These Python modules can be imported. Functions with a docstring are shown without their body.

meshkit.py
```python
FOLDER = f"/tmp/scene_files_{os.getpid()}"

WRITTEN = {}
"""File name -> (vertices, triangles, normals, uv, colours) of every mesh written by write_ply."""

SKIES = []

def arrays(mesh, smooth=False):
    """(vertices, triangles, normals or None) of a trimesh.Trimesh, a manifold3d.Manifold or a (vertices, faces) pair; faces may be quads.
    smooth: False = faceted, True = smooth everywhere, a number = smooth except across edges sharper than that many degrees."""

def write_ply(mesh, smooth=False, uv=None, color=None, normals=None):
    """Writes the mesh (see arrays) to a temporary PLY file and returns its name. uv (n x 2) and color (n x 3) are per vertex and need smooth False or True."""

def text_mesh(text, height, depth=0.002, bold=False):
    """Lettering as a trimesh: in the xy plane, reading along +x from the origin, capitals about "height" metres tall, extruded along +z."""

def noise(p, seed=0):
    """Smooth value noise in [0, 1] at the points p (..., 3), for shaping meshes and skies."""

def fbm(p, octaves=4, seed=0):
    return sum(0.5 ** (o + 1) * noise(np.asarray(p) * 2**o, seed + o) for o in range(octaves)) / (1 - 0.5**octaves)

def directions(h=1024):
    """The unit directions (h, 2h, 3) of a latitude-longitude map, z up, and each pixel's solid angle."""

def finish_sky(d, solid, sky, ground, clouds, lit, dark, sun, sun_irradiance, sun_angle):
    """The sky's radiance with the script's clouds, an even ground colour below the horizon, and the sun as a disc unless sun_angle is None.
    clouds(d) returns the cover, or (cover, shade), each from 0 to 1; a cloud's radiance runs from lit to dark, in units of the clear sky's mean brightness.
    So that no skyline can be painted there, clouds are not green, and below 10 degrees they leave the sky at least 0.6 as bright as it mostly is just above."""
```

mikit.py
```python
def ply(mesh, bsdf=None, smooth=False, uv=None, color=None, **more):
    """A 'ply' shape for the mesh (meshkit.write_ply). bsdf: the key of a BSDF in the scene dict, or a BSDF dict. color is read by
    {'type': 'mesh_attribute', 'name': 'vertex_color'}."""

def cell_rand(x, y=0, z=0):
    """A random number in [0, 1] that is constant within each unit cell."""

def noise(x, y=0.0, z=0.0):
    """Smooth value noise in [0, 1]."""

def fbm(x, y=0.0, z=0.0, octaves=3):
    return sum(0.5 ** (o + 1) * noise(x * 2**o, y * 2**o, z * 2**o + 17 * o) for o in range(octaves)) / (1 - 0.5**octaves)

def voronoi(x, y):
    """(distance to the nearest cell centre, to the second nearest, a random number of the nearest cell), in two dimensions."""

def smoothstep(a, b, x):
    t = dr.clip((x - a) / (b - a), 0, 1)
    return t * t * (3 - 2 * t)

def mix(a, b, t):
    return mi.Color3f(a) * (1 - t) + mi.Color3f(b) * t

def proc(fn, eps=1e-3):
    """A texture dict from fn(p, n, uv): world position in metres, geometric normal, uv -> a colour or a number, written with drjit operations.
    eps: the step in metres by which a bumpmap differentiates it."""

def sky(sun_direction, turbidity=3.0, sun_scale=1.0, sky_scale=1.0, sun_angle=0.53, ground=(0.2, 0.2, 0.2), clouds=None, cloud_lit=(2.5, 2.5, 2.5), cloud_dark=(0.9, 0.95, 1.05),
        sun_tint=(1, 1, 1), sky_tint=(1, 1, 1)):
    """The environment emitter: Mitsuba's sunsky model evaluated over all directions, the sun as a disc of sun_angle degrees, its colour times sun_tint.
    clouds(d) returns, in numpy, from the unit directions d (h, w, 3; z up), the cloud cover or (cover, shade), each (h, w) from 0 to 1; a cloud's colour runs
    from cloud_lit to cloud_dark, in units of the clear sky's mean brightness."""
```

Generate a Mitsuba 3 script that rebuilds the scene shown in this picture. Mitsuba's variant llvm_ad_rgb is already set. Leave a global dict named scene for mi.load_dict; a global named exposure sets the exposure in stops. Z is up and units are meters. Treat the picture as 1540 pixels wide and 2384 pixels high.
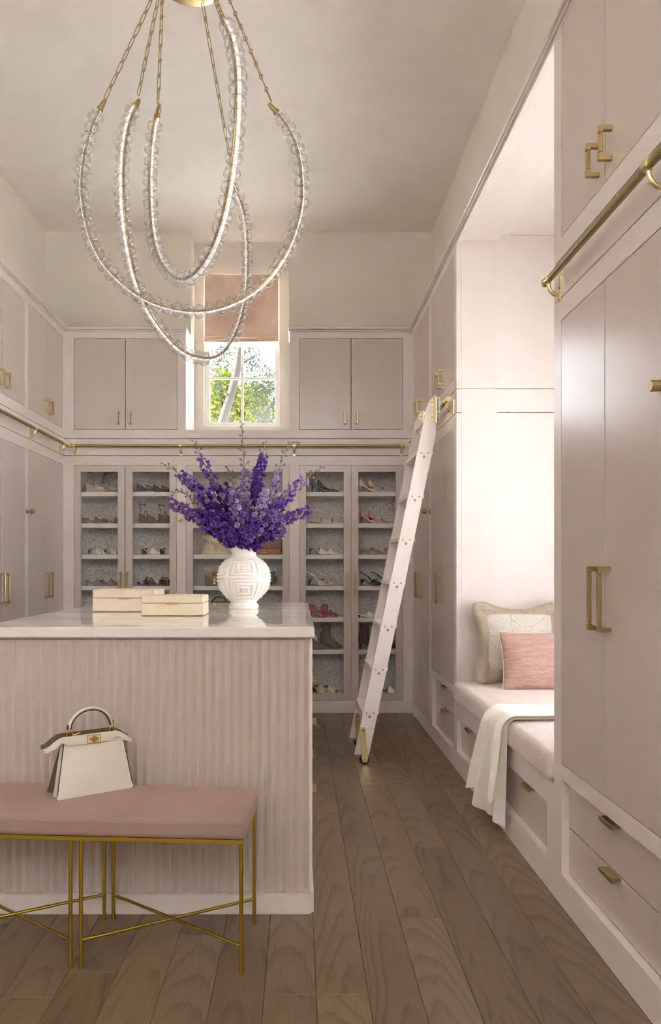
import math, random
import numpy as np
import drjit as dr
import mitsuba as mi
import mikit
from mikit import noise, fbm, cell_rand, smoothstep, mix

T = mi.ScalarTransform4f
scene, labels = {}, {}
PI = math.pi

# ------------------------------------------------------------------ camera, daylight, exposure
F, CX, CY, EYE = 1750.0, 695.0, 1318.0, 1.25          # focal length and vanishing point in pixels, eye height in metres
scene['camera'] = {
    'type': 'perspective', 'fov_axis': 'x', 'fov': math.degrees(2 * math.atan(770 / F)),
    'principal_point_offset_x': (770 - CX) / 1540, 'principal_point_offset_y': (1192 - CY) / 2384,
    'near_clip': 0.05, 'far_clip': 500.0,
    'to_world': T().look_at(origin=[0, 0, EYE], target=[0, 1, EYE], up=[0, 0, 1])}


def overcast(d):
    return np.ones(d.shape[:2]), np.zeros(d.shape[:2])


scene['sky'] = mikit.sky([-0.72, 0.0, 0.69], turbidity=4.0, sun_scale=1.0, sky_scale=1.0, ground=(0.57, 0.645, 0.735),
                         clouds=overcast, cloud_lit=(0.94, 1.0, 1.08), cloud_dark=(0.8, 0.8, 0.82))
exposure = 6.42

# ------------------------------------------------------------------ room dimensions
D = F * EYE / 342.0                 # distance of the cabinet fronts on the back wall
S0 = D / F
XL = (150 - CX) * S0                # plane of the left cabinet fronts
XR = (960 - CX) * S0                # plane of the right cabinet fronts
WALL_Y = D * 1.05                   # plastered wall above the back cabinets
RECESS_Y = D * 1.085                # wall that holds the window
WALL_L, WALL_R = -2.257, 1.194      # plastered walls above the side cabinets
CEIL = 4.234
FRONT_Y = -3.3


def bx(px):
    return (px - CX) * S0


def bz(py):
    return EYE + (CY - py) * S0


def at(px, py, Y):
    return np.array([(px - CX) / F * Y, Y, EYE - (py - CY) / F * Y])


# ------------------------------------------------------------------ materials
def rgb(*c):
    return {'type': 'rgb', 'value': list(c)}


def srgb(r, g, b):
    f = lambda c: c / 12.92 if c <= 0.04045 else ((c + 0.055) / 1.055) ** 2.4
    return [f(r / 255), f(g / 255), f(b / 255)]


def mat(name, color, rough=0.5, metallic=0.0, spec=0.5, two=True, **kw):
    c = color if isinstance(color, dict) else rgb(*color)
    b = {'type': 'principled', 'base_color': c, 'roughness': rough, 'metallic': metallic, 'specular': spec, **kw}
    scene[name] = {'type': 'twosided', 'bsdf': b} if two else b
    return name


def plaster_fn(base, amp):
    def fn(p, n, uv):
        a = fbm(p.x * 1.3, p.y * 1.3, p.z * 1.3, 4)
        b = fbm(p.x * 9, p.y * 9, p.z * 4, 3)
        v = 1 + amp * (a - 0.5) * 1.6 + amp * 0.45 * (b - 0.5)
        warm = fbm(p.x * 0.8 + 7, p.y * 0.8, p.z * 0.8, 3) - 0.5
        return mi.Color3f(base[0] * v * (1 + 0.05 * warm), base[1] * v, base[2] * v * (1 - 0.08 * warm))
    return fn


FRAME_C = (0.635, 0.570, 0.540)
DOOR_C = (0.495, 0.425, 0.388)
mat('paint_frame', FRAME_C, 0.30, spec=0.6)
mat('paint_door', DOOR_C, 0.26, spec=0.75)
mat('paint_side', (0.66, 0.60, 0.575), 0.4, spec=0.4)
mat('plaster_wall', mikit.proc(plaster_fn((0.655, 0.615, 0.555), 0.15)), 0.75, spec=0.25)
mat('plaster_ceiling', mikit.proc(plaster_fn((0.80, 0.765, 0.71), 0.11)), 0.75, spec=0.25)
mat('white_trim', (0.74, 0.72, 0.68), 0.35)
mat('shelf_white', (0.60, 0.575, 0.545), 0.4)
mat('brass', (0.46, 0.345, 0.165), 0.30, 1.0)
mat('brass_satin', (0.41, 0.32, 0.145), 0.40, 1.0)
mat('brass_polished', (0.86, 0.72, 0.40), 0.17, 1.0)
mat('gold_leaf', (0.55, 0.395, 0.065), 0.36, 1.0)
mat('screw', (0.40, 0.29, 0.12), 0.4, 1.0)
mat('dark_gap', (0.05, 0.04, 0.035), 0.8)
mat('ladder_paint', (0.68, 0.61, 0.58), 0.32, spec=0.45)
mat('rubber', (0.02, 0.02, 0.02), 0.6)
scene['pane_glass'] = {'type': 'thindielectric', 'int_ior': 1.5}
scene['cabinet_glass'] = {'type': 'thindielectric', 'int_ior': 1.13}


def wood_fn(p, n, uv):
    k = dr.floor(uv.x / 20)
    u = uv.x - 20 * k
    v = uv.y
    r1, r2, r3 = cell_rand(k, 3), cell_rand(k, 7), cell_rand(k, 11)
    # a slice through tilted rings: cathedral arches along the middle of the plank
    u0 = 0.3 + 1.1 * r2
    h = (0.030 + 0.05 * r1) * (u - u0) + 0.022 * (fbm(u * 2.3 + 40 * r1, v * 5 + r2 * 30, 0, 2) - 0.5)
    w = v - 0.09 * (r3 - 0.5)
    rad = dr.sqrt(w * w + h * h) + 0.006 * (fbm(u * 6 + 9 * r1, v * 40, r2 * 9, 3) - 0.5)
    ph = rad * 560.0 + 6.0 * noise(rad * 60, r1 * 50, 0)
    saw = ph / 6.2832 - dr.floor(ph / 6.2832)
    near = smoothstep(0.075, 0.01, rad)
    line = smoothstep(0.45, 0.95, saw) * smoothstep(1.0, 0.96, saw) * (0.30 + 0.38 * near) * smoothstep(0.25, 0.55, fbm(u * 3 + r3 * 20, v * 16, 4, 2))
    fine = noise(u * 26 + 13 * r1, v * 700, 3.0)
    pore = smoothstep(0.68, 0.95, noise(u * 20, v * 520 + 50 * r2, 1.0))
    cloud = fbm(u * 1.6 + 31 * r2, v * 6, 5.0, 3)
    kd = dr.sqrt(dr.square((u - 0.4 - 0.9 * r3) * 0.45) + dr.square(v - 0.06 * (r1 - 0.5)))
    knot = smoothstep(0.022, 0.004, kd + 0.012 * (fbm(u * 20, v * 60, 2, 2) - 0.5)) * smoothstep(0.45, 0.5, r3)
    tone = 0.74 + 0.40 * r1
    light = mi.Color3f(0.212, 0.143, 0.084)
    dark = mi.Color3f(0.066, 0.046, 0.034)
    grey = mi.Color3f(0.146, 0.108, 0.078)
    m = dr.clip(0.10 + 0.85 * r2 + 0.9 * (cloud - 0.5), 0, 1) * 0.75
    c = light * (1 - m) + grey * m
    c = c * (1 - line) + dark * line
    return c * (tone * (0.91 + 0.16 * fine) * (1 - 0.14 * pore) * (1 - 0.5 * knot) * (0.86 + 0.28 * cloud))


mat('oak_plank', mikit.proc(wood_fn), 0.42, spec=0.4)


def marble_fn(p, n, uv):
    q = p.x * 0.9 + p.y * 1.5 + p.z * 3 + 1.1 * (fbm(p.x * 2, p.y * 2, p.z * 4, 4) - 0.5)
    t = dr.abs(fbm(q * 2.1, p.y * 0.7, p.x * 0.5, 4) - 0.5)
    vein = smoothstep(0.07, 0.0, t)
    band = fbm(p.x * 1.2 + 5, p.y * 9.0, p.z * 6, 4)
    c = mix((0.80, 0.775, 0.74), (0.70, 0.67, 0.64), smoothstep(0.35, 0.75, band))
    return mix(c, (0.56, 0.50, 0.45), vein * 0.35)


scene['marble'] = {'type': 'plastic', 'diffuse_reflectance': mikit.proc(marble_fn), 'int_ior': 1.5}


def grasscloth_fn(p, n, uv):
    x, z = p.x, p.z
    a = noise(x * 420, z * 150, 1.0)
    b = noise(x * 150, z * 420, 4.0)
    blk = smoothstep(0.4, 0.6, noise(x * 30, z * 22, 5.0))
    t = blk * a + (1 - blk) * b
    t = smoothstep(0.15, 0.80, t) * (0.8 + 0.4 * fbm(x * 14, z * 14, 2, 2))
    return mix((0.30, 0.28, 0.262), (0.68, 0.66, 0.63), dr.clip(t, 0, 1))


mat('grasscloth', mikit.proc(grasscloth_fn), 0.6, spec=0.5)

# ------------------------------------------------------------------ mesh helpers: every mesh is (vertices, faces)
def merge(*ms):
    ms = [m for m in (ms[0] if len(ms) == 1 and isinstance(ms[0], list) else ms)]
    V, Fs, k = [], [], 0
    for v, f in ms:
        f = np.asarray(f, int)
        if f.shape[1] == 4:
            f = np.vstack([f[:, [0, 1, 2]], f[:, [0, 2, 3]]])
        V.append(np.asarray(v, float))
        Fs.append(f + k)
        k += len(v)
    return np.vstack(V), np.vstack(Fs)


def _cbox_faces():
    from scipy.spatial import ConvexHull
    v = _cbox_verts(1, 1, 1, 0.3)
    h = ConvexHull(v)
    f = h.simplices.copy()
    for i, t in enumerate(f):
        n = np.cross(v[t[1]] - v[t[0]], v[t[2]] - v[t[0]])
        if n @ v[t].mean(0) < 0:
            f[i] = t[::-1]
    return f


def _cbox_verts(a, b, c, e):
    out = []
    for sx in (-1, 1):
        for sy in (-1, 1):
            for sz in (-1, 1):
                out += [(sx * a, sy * (b - e), sz * (c - e)), (sx * (a - e), sy * b, sz * (c - e)), (sx * (a - e), sy * (b - e), sz * c)]
    return np.array(out, float)


CBF = _cbox_faces()


def box(x0, x1, y0, y1, z0, z1, c=0.0015):
    x0, x1, y0, y1, z0, z1 = min(x0, x1), max(x0, x1), min(y0, y1), max(y0, y1), min(z0, z1), max(z0, z1)
    h = np.array([x1 - x0, y1 - y0, z1 - z0]) / 2
    c = min(c, 0.45 * h.min())
    return _cbox_verts(*h, c) + [(x0 + x1) / 2, (y0 + y1) / 2, (z0 + z1) / 2], CBF


def rbox(hx, hy, hz, r, m=6, k=5):
    """Rounded box about the origin with a fine grid; smooth normals."""
    def samples(h):
        e = r * (1 - np.cos(np.linspace(0, PI / 2, k)))
        inner = np.linspace(-h + r, h - r, m + 1)[1:-1]
        e2 = -h + np.tan(np.linspace(0, PI / 4, k)) * r
        return np.concatenate([e2, inner, -e2[::-1]])
    P, Fs, o = [], [], 0
    hs = (hx, hy, hz)
    for ax in range(3):
        a, b = (ax + 1) % 3, (ax + 2) % 3
        sa, sb = samples(hs[a]), samples(hs[b])
        A, B = np.meshgrid(sa, sb, indexing='ij')
        for s in (-1, 1):
            p = np.zeros(A.shape + (3,))
            p[..., ax], p[..., a], p[..., b] = s * hs[ax], A, B
            i = np.arange(A.size).reshape(A.shape) + o
            q = np.stack([i[:-1, :-1], i[1:, :-1], i[1:, 1:], i[:-1, 1:]], -1).reshape(-1, 4)
            Fs.append(q if s > 0 else q[:, ::-1])
            P.append(p.reshape(-1, 3))
            o += A.size
    P, Fs = np.vstack(P), np.vstack(Fs)
    q = np.clip(P, -np.array(hs) + r, np.array(hs) - r)
    d = P - q
    P = q + d / np.maximum(np.linalg.norm(d, axis=1, keepdims=True), 1e-9) * r
    u, inv = np.unique(np.round(P, 6), axis=0, return_inverse=True)
    Fs = inv.reshape(-1)[Fs]
    return merge((u, Fs))


def tube(P, r, n=8, cap=True, closed=False):
    P = np.asarray(P, float)
    m = len(P)
    r = np.broadcast_to(np.asarray(r, float), (m,))
    tan = np.roll(P, -1, 0) - np.roll(P, 1, 0) if closed else np.gradient(P, axis=0)
    tan /= np.maximum(np.linalg.norm(tan, axis=1, keepdims=True), 1e-12)
    a = np.array([0, 0, 1.0]) if abs(tan[0, 2]) < 0.9 else np.array([1.0, 0, 0])
    u = np.cross(tan[0], a)
    u /= np.linalg.norm(u)
    V, ang = [], np.arange(n) * 2 * PI / n
    for i in range(m):
        u = u - tan[i] * (u @ tan[i])
        u /= np.linalg.norm(u)
        w = np.cross(tan[i], u)
        V.append(P[i] + r[i] * (np.cos(ang)[:, None] * u + np.sin(ang)[:, None] * w))
    V = np.vstack(V)
    Fs = []
    for i in range(m if closed else m - 1):
        a0 = i * n + np.arange(n)
        b0 = ((i + 1) % m) * n + np.arange(n)
        Fs.append(np.stack([a0, np.roll(a0, -1), np.roll(b0, -1), b0], -1))
    Fs = np.vstack(Fs)
    Fs = np.vstack([Fs[:, [0, 1, 2]], Fs[:, [0, 2, 3]]])
    if cap and not closed:
        V = np.vstack([V, P[0], P[-1]])
        i = np.arange(n)
        e = (m - 1) * n
        Fs = np.vstack([Fs, np.stack([np.roll(i, -1), i, i * 0 + m * n], -1), np.stack([e + i, e + np.roll(i, -1), i * 0 + m * n + 1], -1)])
    return V, Fs


def lathe(prof, n=32, center=(0, 0, 0), axis='z', cap=True):
    """Profile of (radius, height) from bottom to top."""
    prof = np.asarray(prof, float)
    ang = np.arange(n) * 2 * PI / n
    V = np.stack([prof[:, :1] * np.cos(ang), prof[:, :1] * np.sin(ang), np.repeat(prof[:, 1:], n, 1)], -1).reshape(-1, 3)
    m, Fs = len(prof), []
    for i in range(m - 1):
        a0, b0 = i * n + np.arange(n), (i + 1) * n + np.arange(n)
        Fs.append(np.stack([a0, np.roll(a0, -1), np.roll(b0, -1), b0], -1))
    Fs = np.vstack(Fs)
    Fs = np.vstack([Fs[:, [0, 1, 2]], Fs[:, [0, 2, 3]]])
    if cap:
        V = np.vstack([V, [0, 0, prof[0, 1]], [0, 0, prof[-1, 1]]])
        i, e = np.arange(n), (m - 1) * n
        Fs = np.vstack([Fs, np.stack([np.roll(i, -1), i, i * 0 + m * n], -1), np.stack([e + i, e + np.roll(i, -1), i * 0 + m * n + 1], -1)])
    if axis == 'x':
        V = V[:, [2, 0, 1]]
    if axis == 'y':
        V = V[:, [1, 2, 0]]
    return V + np.asarray(center, float), Fs


def grid(P, closed_u=False):
    """Surface through P (m, n, 3); closed_u joins the last column to the first."""
    m, n = P.shape[:2]
    i = np.arange(m * n).reshape(m, n)
    if closed_u:
        i = np.hstack([i, i[:, :1]])
    q = np.stack([i[:-1, :-1], i[:-1, 1:], i[1:, 1:], i[1:, :-1]], -1).reshape(-1, 4)
    return P.reshape(-1, 3), np.vstack([q[:, [0, 1, 2]], q[:, [0, 2, 3]]])


def shell(P, t, closed_u=False):
    """A surface with thickness t: two offset copies joined at the rim."""
    m, n = P.shape[:2]
    du, dv = np.gradient(P, axis=1), np.gradient(P, axis=0)
    nn = np.cross(du, dv)
    nn /= np.maximum(np.linalg.norm(nn, axis=-1, keepdims=True), 1e-9)
    A, B = P + nn * t / 2, P - nn * t / 2
    va, fa = grid(A)
    vb, fb = grid(B)
    k = m * n
    i = np.arange(k).reshape(m, n)
    rim = np.concatenate([i[0, :], i[1:, -1], i[-1, -2::-1], i[-2:0:-1, 0]])
    r2 = np.roll(rim, -1)
    fr = np.stack([rim, rim + k, r2 + k, r2], -1)
    fr = np.vstack([fr[:, [0, 1, 2]], fr[:, [0, 2, 3]]])
    return np.vstack([va, vb]), np.vstack([fa, fb[:, ::-1] + k, fr])


def extrude(poly, y0, y1, plane='xz'):
    """Polygon (list of 2-D points) extruded; plane xz goes along y, xy along z, yz along x."""
    import shapely.geometry as sg
    import trimesh
    pg = sg.Polygon(poly).buffer(0)
    m = trimesh.creation.extrude_polygon(pg, abs(y1 - y0), engine='earcut')
    v, f = np.array(m.vertices), np.array(m.faces)
    lo = min(y0, y1)
    if plane == 'xy':
        return v + [0, 0, lo], f
    if plane == 'xz':
        return np.stack([v[:, 0], v[:, 2] + lo, v[:, 1]], -1), f[:, ::-1]
    return np.stack([v[:, 2] + lo, v[:, 0], v[:, 1]], -1), f


def rotz(a):
    c, s = math.cos(a), math.sin(a)
    return np.array([[c, -s, 0], [s, c, 0], [0, 0, 1.0]])


def move(m, t=(0, 0, 0), R=None):
    v = np.asarray(m[0])
    if R is not None:
        v = v @ np.asarray(R).T
    return v + np.asarray(t, float), m[1]


def catmull(P, n=8):
    P = np.asarray(P, float)
    from scipy.interpolate import CubicSpline
    t = np.concatenate([[0], np.cumsum(np.linalg.norm(np.diff(P, axis=0), axis=1) ** 0.6)])
    return CubicSpline(t, P)(np.linspace(0, t[-1], (len(P) - 1) * n + 1))


# ------------------------------------------------------------------ scene helpers
used = {}


def numbered(key):
    k = used.get(key, 0)
    used[key] = k + 1
    return key if k == 0 else f'{key}_{k:03d}'


def thing(name, label, cat, group=None):
    key = numbered(name)
    labels[key] = {'label': label, 'category': cat}
    if group:
        labels[key]['group'] = group
    return key


def obj(name, mesh, m, parent=None, smooth=False, M=None, label=None, kind=None, emit=None, **kw):
    """One entry of the scene; mesh may be a finished shape dict that is shared by copies."""
    key = numbered(parent + '__' + name if parent else name)
    d = dict(mesh) if isinstance(mesh, dict) else mikit.ply(mesh, m, smooth=smooth, **kw)
    if isinstance(mesh, dict) and m:
        d['bsdf'] = {'type': 'ref', 'id': m}
    if M is not None:
        d['to_world'] = M
    if emit:
        d['emitter'] = emit
    scene[key] = d
    if label or kind:
        labels[key] = {}
        if label:
            labels[key]['label'] = label
        if kind:
            labels[key]['kind'] = kind
    return key


def whole(name, mesh, m, label, cat, group=None, **kw):
    key = obj(name, mesh, m, None, **kw)
    labels[key] = {'label': label, 'category': cat, **({'group': group} if group else {})}
    return key


def structure(name, mesh, m, label=None, **kw):
    key = obj(name, mesh, m, None, **kw)
    labels[key] = {'kind': 'structure'}
    if label:
        labels[key]['label'] = label
    return key

# ------------------------------------------------------------------ the room shell
rng = np.random.default_rng(11)
structure('floor', box(XL - 0.3, XR + 0.4, FRONT_Y, WALL_Y, -0.06, -0.016), 'dark_gap', label='brown oak plank floor')
PW = 0.1525
fixed = {0: [2.195], 2: [2.672, 4.294], 3: [3.34], 4: [2.486], 5: [2.859], -5: [2.312], -4: [2.75]}
col0 = int(math.floor((XL - 0.05 - 0.0524) / PW))
for c in range(col0, int(math.ceil((XR - 0.0524) / PW)) + 1):
    xa = 0.0524 + PW * c
    j = sorted(fixed.get(c, [FRONT_Y + 2.0 + 1.5 * rng.random()]))
    while j[0] > FRONT_Y:
        j.insert(0, j[0] - (1.15 + 0.8 * rng.random()))
    while j[-1] < D + 0.02:
        j.append(j[-1] + (1.15 + 0.8 * rng.random()))
    for ya, yb in zip(j[:-1], j[1:]):
        ya, yb = max(ya, FRONT_Y), min(yb, D + 0.02)
        x1 = min(xa + PW, XR + 0.02)
        if yb - ya < 0.02 or x1 - xa < 0.02:
            continue
        v, f = box(xa + 0.0005, x1 - 0.0005, ya + 0.0005, yb - 0.0005, -0.018, 0.0, 0.0012)
        k = int(rng.integers(1, 400))
        uv = np.stack([20 * k + 3 + v[:, 1] - ya + 3 * rng.random(), v[:, 0] - (xa + PW / 2)], -1)
        obj('plank', (v, f), 'oak_plank', 'floor', uv=uv)

structure('ceiling', box(WALL_L - 0.1, XR + 1.3, FRONT_Y, RECESS_Y + 0.1, CEIL, CEIL + 0.08), 'plaster_ceiling')
structure('wall_left', box(WALL_L - 0.1, WALL_L, FRONT_Y, WALL_Y, 0, CEIL), 'plaster_wall')
structure('wall_right', merge(box(WALL_R, WALL_R + 0.1, 1.2, WALL_Y, 3.276, CEIL), box(XR + 0.262, XR + 0.35, 0.7, 1695 / (1291 - CX) - 0.04, 0, 3.276),
                              box(XR + 0.262, XR + 0.35, 1695 / (1063.5 - CX) + 0.06, WALL_Y, 0, 3.276)), 'plaster_wall')
RX0, RX1 = (445 - CX) * WALL_Y / F, (673.5 - CX) * WALL_Y / F
WX0, WX1 = (476.5 - CX) * RECESS_Y / F, (649 - CX) * RECESS_Y / F
WZ0, WZ1 = EYE + (CY - 991) * RECESS_Y / F, EYE + (CY - 641) * RECESS_Y / F
structure('wall_back', merge(
    box(WALL_L - 0.1, RX0, WALL_Y, WALL_Y + 0.1, 0, CEIL), box(RX1, WALL_R + 0.1, WALL_Y, WALL_Y + 0.1, 0, CEIL),
    box(RX0 - 0.02, RX0, WALL_Y, RECESS_Y + 0.1, 2.3, CEIL), box(RX1, RX1 + 0.02, WALL_Y, RECESS_Y + 0.1, 2.3, CEIL),
    box(RX0, WX0, RECESS_Y, RECESS_Y + 0.1, 2.3, CEIL), box(WX1, RX1, RECESS_Y, RECESS_Y + 0.1, 2.3, CEIL),
    box(WX0, WX1, RECESS_Y, RECESS_Y + 0.1, WZ1, CEIL), box(WX0, WX1, RECESS_Y, RECESS_Y + 0.1, 2.3, WZ0),
    box(RX0, RX1, WALL_Y, WALL_Y + 0.1, 0, 2.33)), 'plaster_wall')
# front end of the room, behind the camera: a wide glazed opening
HZ0, HZ1 = 3.42, 4.19
structure('wall_front', merge(box(WALL_L - 0.1, 2.1, FRONT_Y - 0.12, FRONT_Y, 0, HZ0), box(WALL_L - 0.1, WALL_L + 0.1, FRONT_Y - 0.12, FRONT_Y, HZ0, CEIL), box(1.12, 2.1, FRONT_Y - 0.12, FRONT_Y, HZ0, CEIL),
                              box(WALL_L, 1.2, FRONT_Y - 0.12, FRONT_Y, HZ1, CEIL)), 'plaster_wall')
w4 = structure('window_4', merge(*[box(x - 0.03, x + 0.03, FRONT_Y - 0.09, FRONT_Y - 0.03, HZ0, HZ1) for x in np.linspace(WALL_L + 0.13, 1.09, 4)],
                                 *[box(WALL_L + 0.1, 1.12, FRONT_Y - 0.09, FRONT_Y - 0.03, z - 0.03, z + 0.03) for z in (HZ0 + 0.03, HZ1 - 0.03)]), 'white_trim', label='clerestory window behind the camera')
obj('pane', box(WALL_L + 0.1, 1.12, FRONT_Y - 0.061, FRONT_Y - 0.059, HZ0, HZ1, 0.0003), 'pane_glass', w4)
# glazed garden doors in the right-hand wall beside the camera, and a clerestory above them
GY0, GY1, GZ0, GZ1 = FRONT_Y + 0.2, -0.5, 2.05, 4.05
structure('wall_side', merge(box(XR + 0.16, XR + 0.26, FRONT_Y, GY0, 0, CEIL), box(XR + 0.16, XR + 0.26, GY1, 1.2, 0, 3.28), box(WALL_R, WALL_R + 0.1, GY1, 1.2, 3.276, CEIL),
                             box(XR + 0.16, XR + 0.26, GY0, GY1, 0, GZ0), box(XR + 0.16, XR + 0.26, GY0, GY1, GZ1, CEIL)), 'plaster_wall')
w3 = structure('window_3', merge(*[box(XR + 0.19, XR + 0.23, y - 0.03, y + 0.03, GZ0, GZ1) for y in np.linspace(GY0 + 0.03, GY1 - 0.03, 6)],
                                 *[box(XR + 0.19, XR + 0.23, GY0, GY1, z - 0.03, z + 0.03) for z in (GZ0 + 0.03, 3.0, GZ1 - 0.03)]), 'white_trim')
obj('pane', box(XR + 0.209, XR + 0.211, GY0, GY1, GZ0, GZ1, 0.0003), 'pane_glass', w3)

# crown moulding on top of the cabinets
def crown(mapper, u0, u1, depth):
    a = box(u0, u1, -0.012, depth, 3.247, 3.258, 0.002)
    b = box(u0, u1, -0.026, depth, 3.258, 3.279, 0.004)
    return mapper(merge(a, b))


m_back = lambda m: move(m, (0, D, 0))
m_right = lambda m: (np.stack([XR + m[0][:, 1], m[0][:, 0], m[0][:, 2]], -1), m[1][:, ::-1])
m_left = lambda m: (np.stack([XL - m[0][:, 1], m[0][:, 0], m[0][:, 2]], -1), m[1])
MAPS = {'back': m_back, 'right': m_right, 'left': m_left}
UL1, UR0 = bx(433), bx(675)
structure('trim_2', crown(m_left, FRONT_Y, D + 0.01, 0.30), 'paint_frame')
structure('trim_3', crown(m_back, XL - 0.01, UL1 + 0.012, 0.325), 'paint_frame')
structure('trim_4', crown(m_back, UR0 - 0.012, XR + 0.01, 0.325), 'paint_frame')
structure('trim_5', crown(m_right, GY1 + 0.03, D + 0.01, 0.26), 'paint_frame')

structure('trim_1', box(UL1, UR0, D, RECESS_Y, 2.337, 2.409, 0.0004), 'paint_frame', label='deep sill board below the window')

# ------------------------------------------------------------------ hardware
def pull_mesh(L, r=0.0075, proj=0.034):
    """C-shaped square pull with two collars; stands on y = 0, projects towards -y, runs along z."""
    h = L / 2
    c = 0.022
    ms = [box(-r, r, -proj - r, -proj + r, -h, -h + c, 0.0015), box(-r, r, -proj - r, -proj + r, h - c, h, 0.0015),
          box(-r * 0.86, r * 0.86, -proj - r * 0.86, -proj + r * 0.86, -h + c + 0.003, h - c - 0.003, 0.002),
          box(-r * 0.6, r * 0.6, -proj - r * 0.6, -proj + r * 0.6, -h + 0.01, h - 0.01),
          box(-r, r, -proj, -0.0002, -h, -h + 2 * r, 0.001), box(-r, r, -proj, -0.0002, h - 2 * r, h, 0.001)]
    return merge(ms)


def bar_pull_mesh(L, r=0.0075, proj=0.034):
    h = L / 2
    ms = [lathe([(r, -h), (r, -h + 0.02)], 12, (0, -proj, 0)), lathe([(r, h - 0.02), (r, h)], 12, (0, -proj, 0)),
          lathe([(r * 0.7, -h + 0.02), (r * 0.7, -h + 0.024), (r * 0.92, -h + 0.024), (r * 0.92, h - 0.024), (r * 0.7, h - 0.024), (r * 0.7, h - 0.02)], 12, (0, -proj, 0)),
          lathe([(0.005, -proj), (0.005, -0.0002)], 10, (0, 0, -h + 0.01), 'y'), lathe([(0.005, -proj), (0.005, -0.0002)], 10, (0, 0, h - 0.01), 'y')]
    return merge(ms)


TAB = mikit.ply(merge(box(-0.048, 0.048, -0.021, 0.0, -0.004, 0.004, 0.001), box(-0.048, 0.048, -0.021, -0.016, -0.012, 0.004, 0.001)), 'brass_satin')
PULL_L, PULL_S = mikit.ply(pull_mesh(0.205), 'brass'), mikit.ply(pull_mesh(0.108), 'brass')
KNOB_M = merge(lathe([(0.0, -0.062), (0.0125, -0.062), (0.0145, -0.060), (0.0145, -0.040), (0.013, -0.038), (0.0, -0.038)], 24, axis='y', cap=False),
               lathe([(0.006, -0.045), (0.006, -0.008)], 16, axis='y'), lathe([(0.0, -0.038), (0.020, -0.038), (0.020, -0.033), (0.0, -0.033)], 24, axis='y', cap=False),
               lathe([(0.0, -0.006), (0.016, -0.006), (0.018, -0.004), (0.018, -0.0002)], 24, axis='y', cap=False))
KNOB = mikit.ply(KNOB_M, 'brass', smooth=30)


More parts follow.
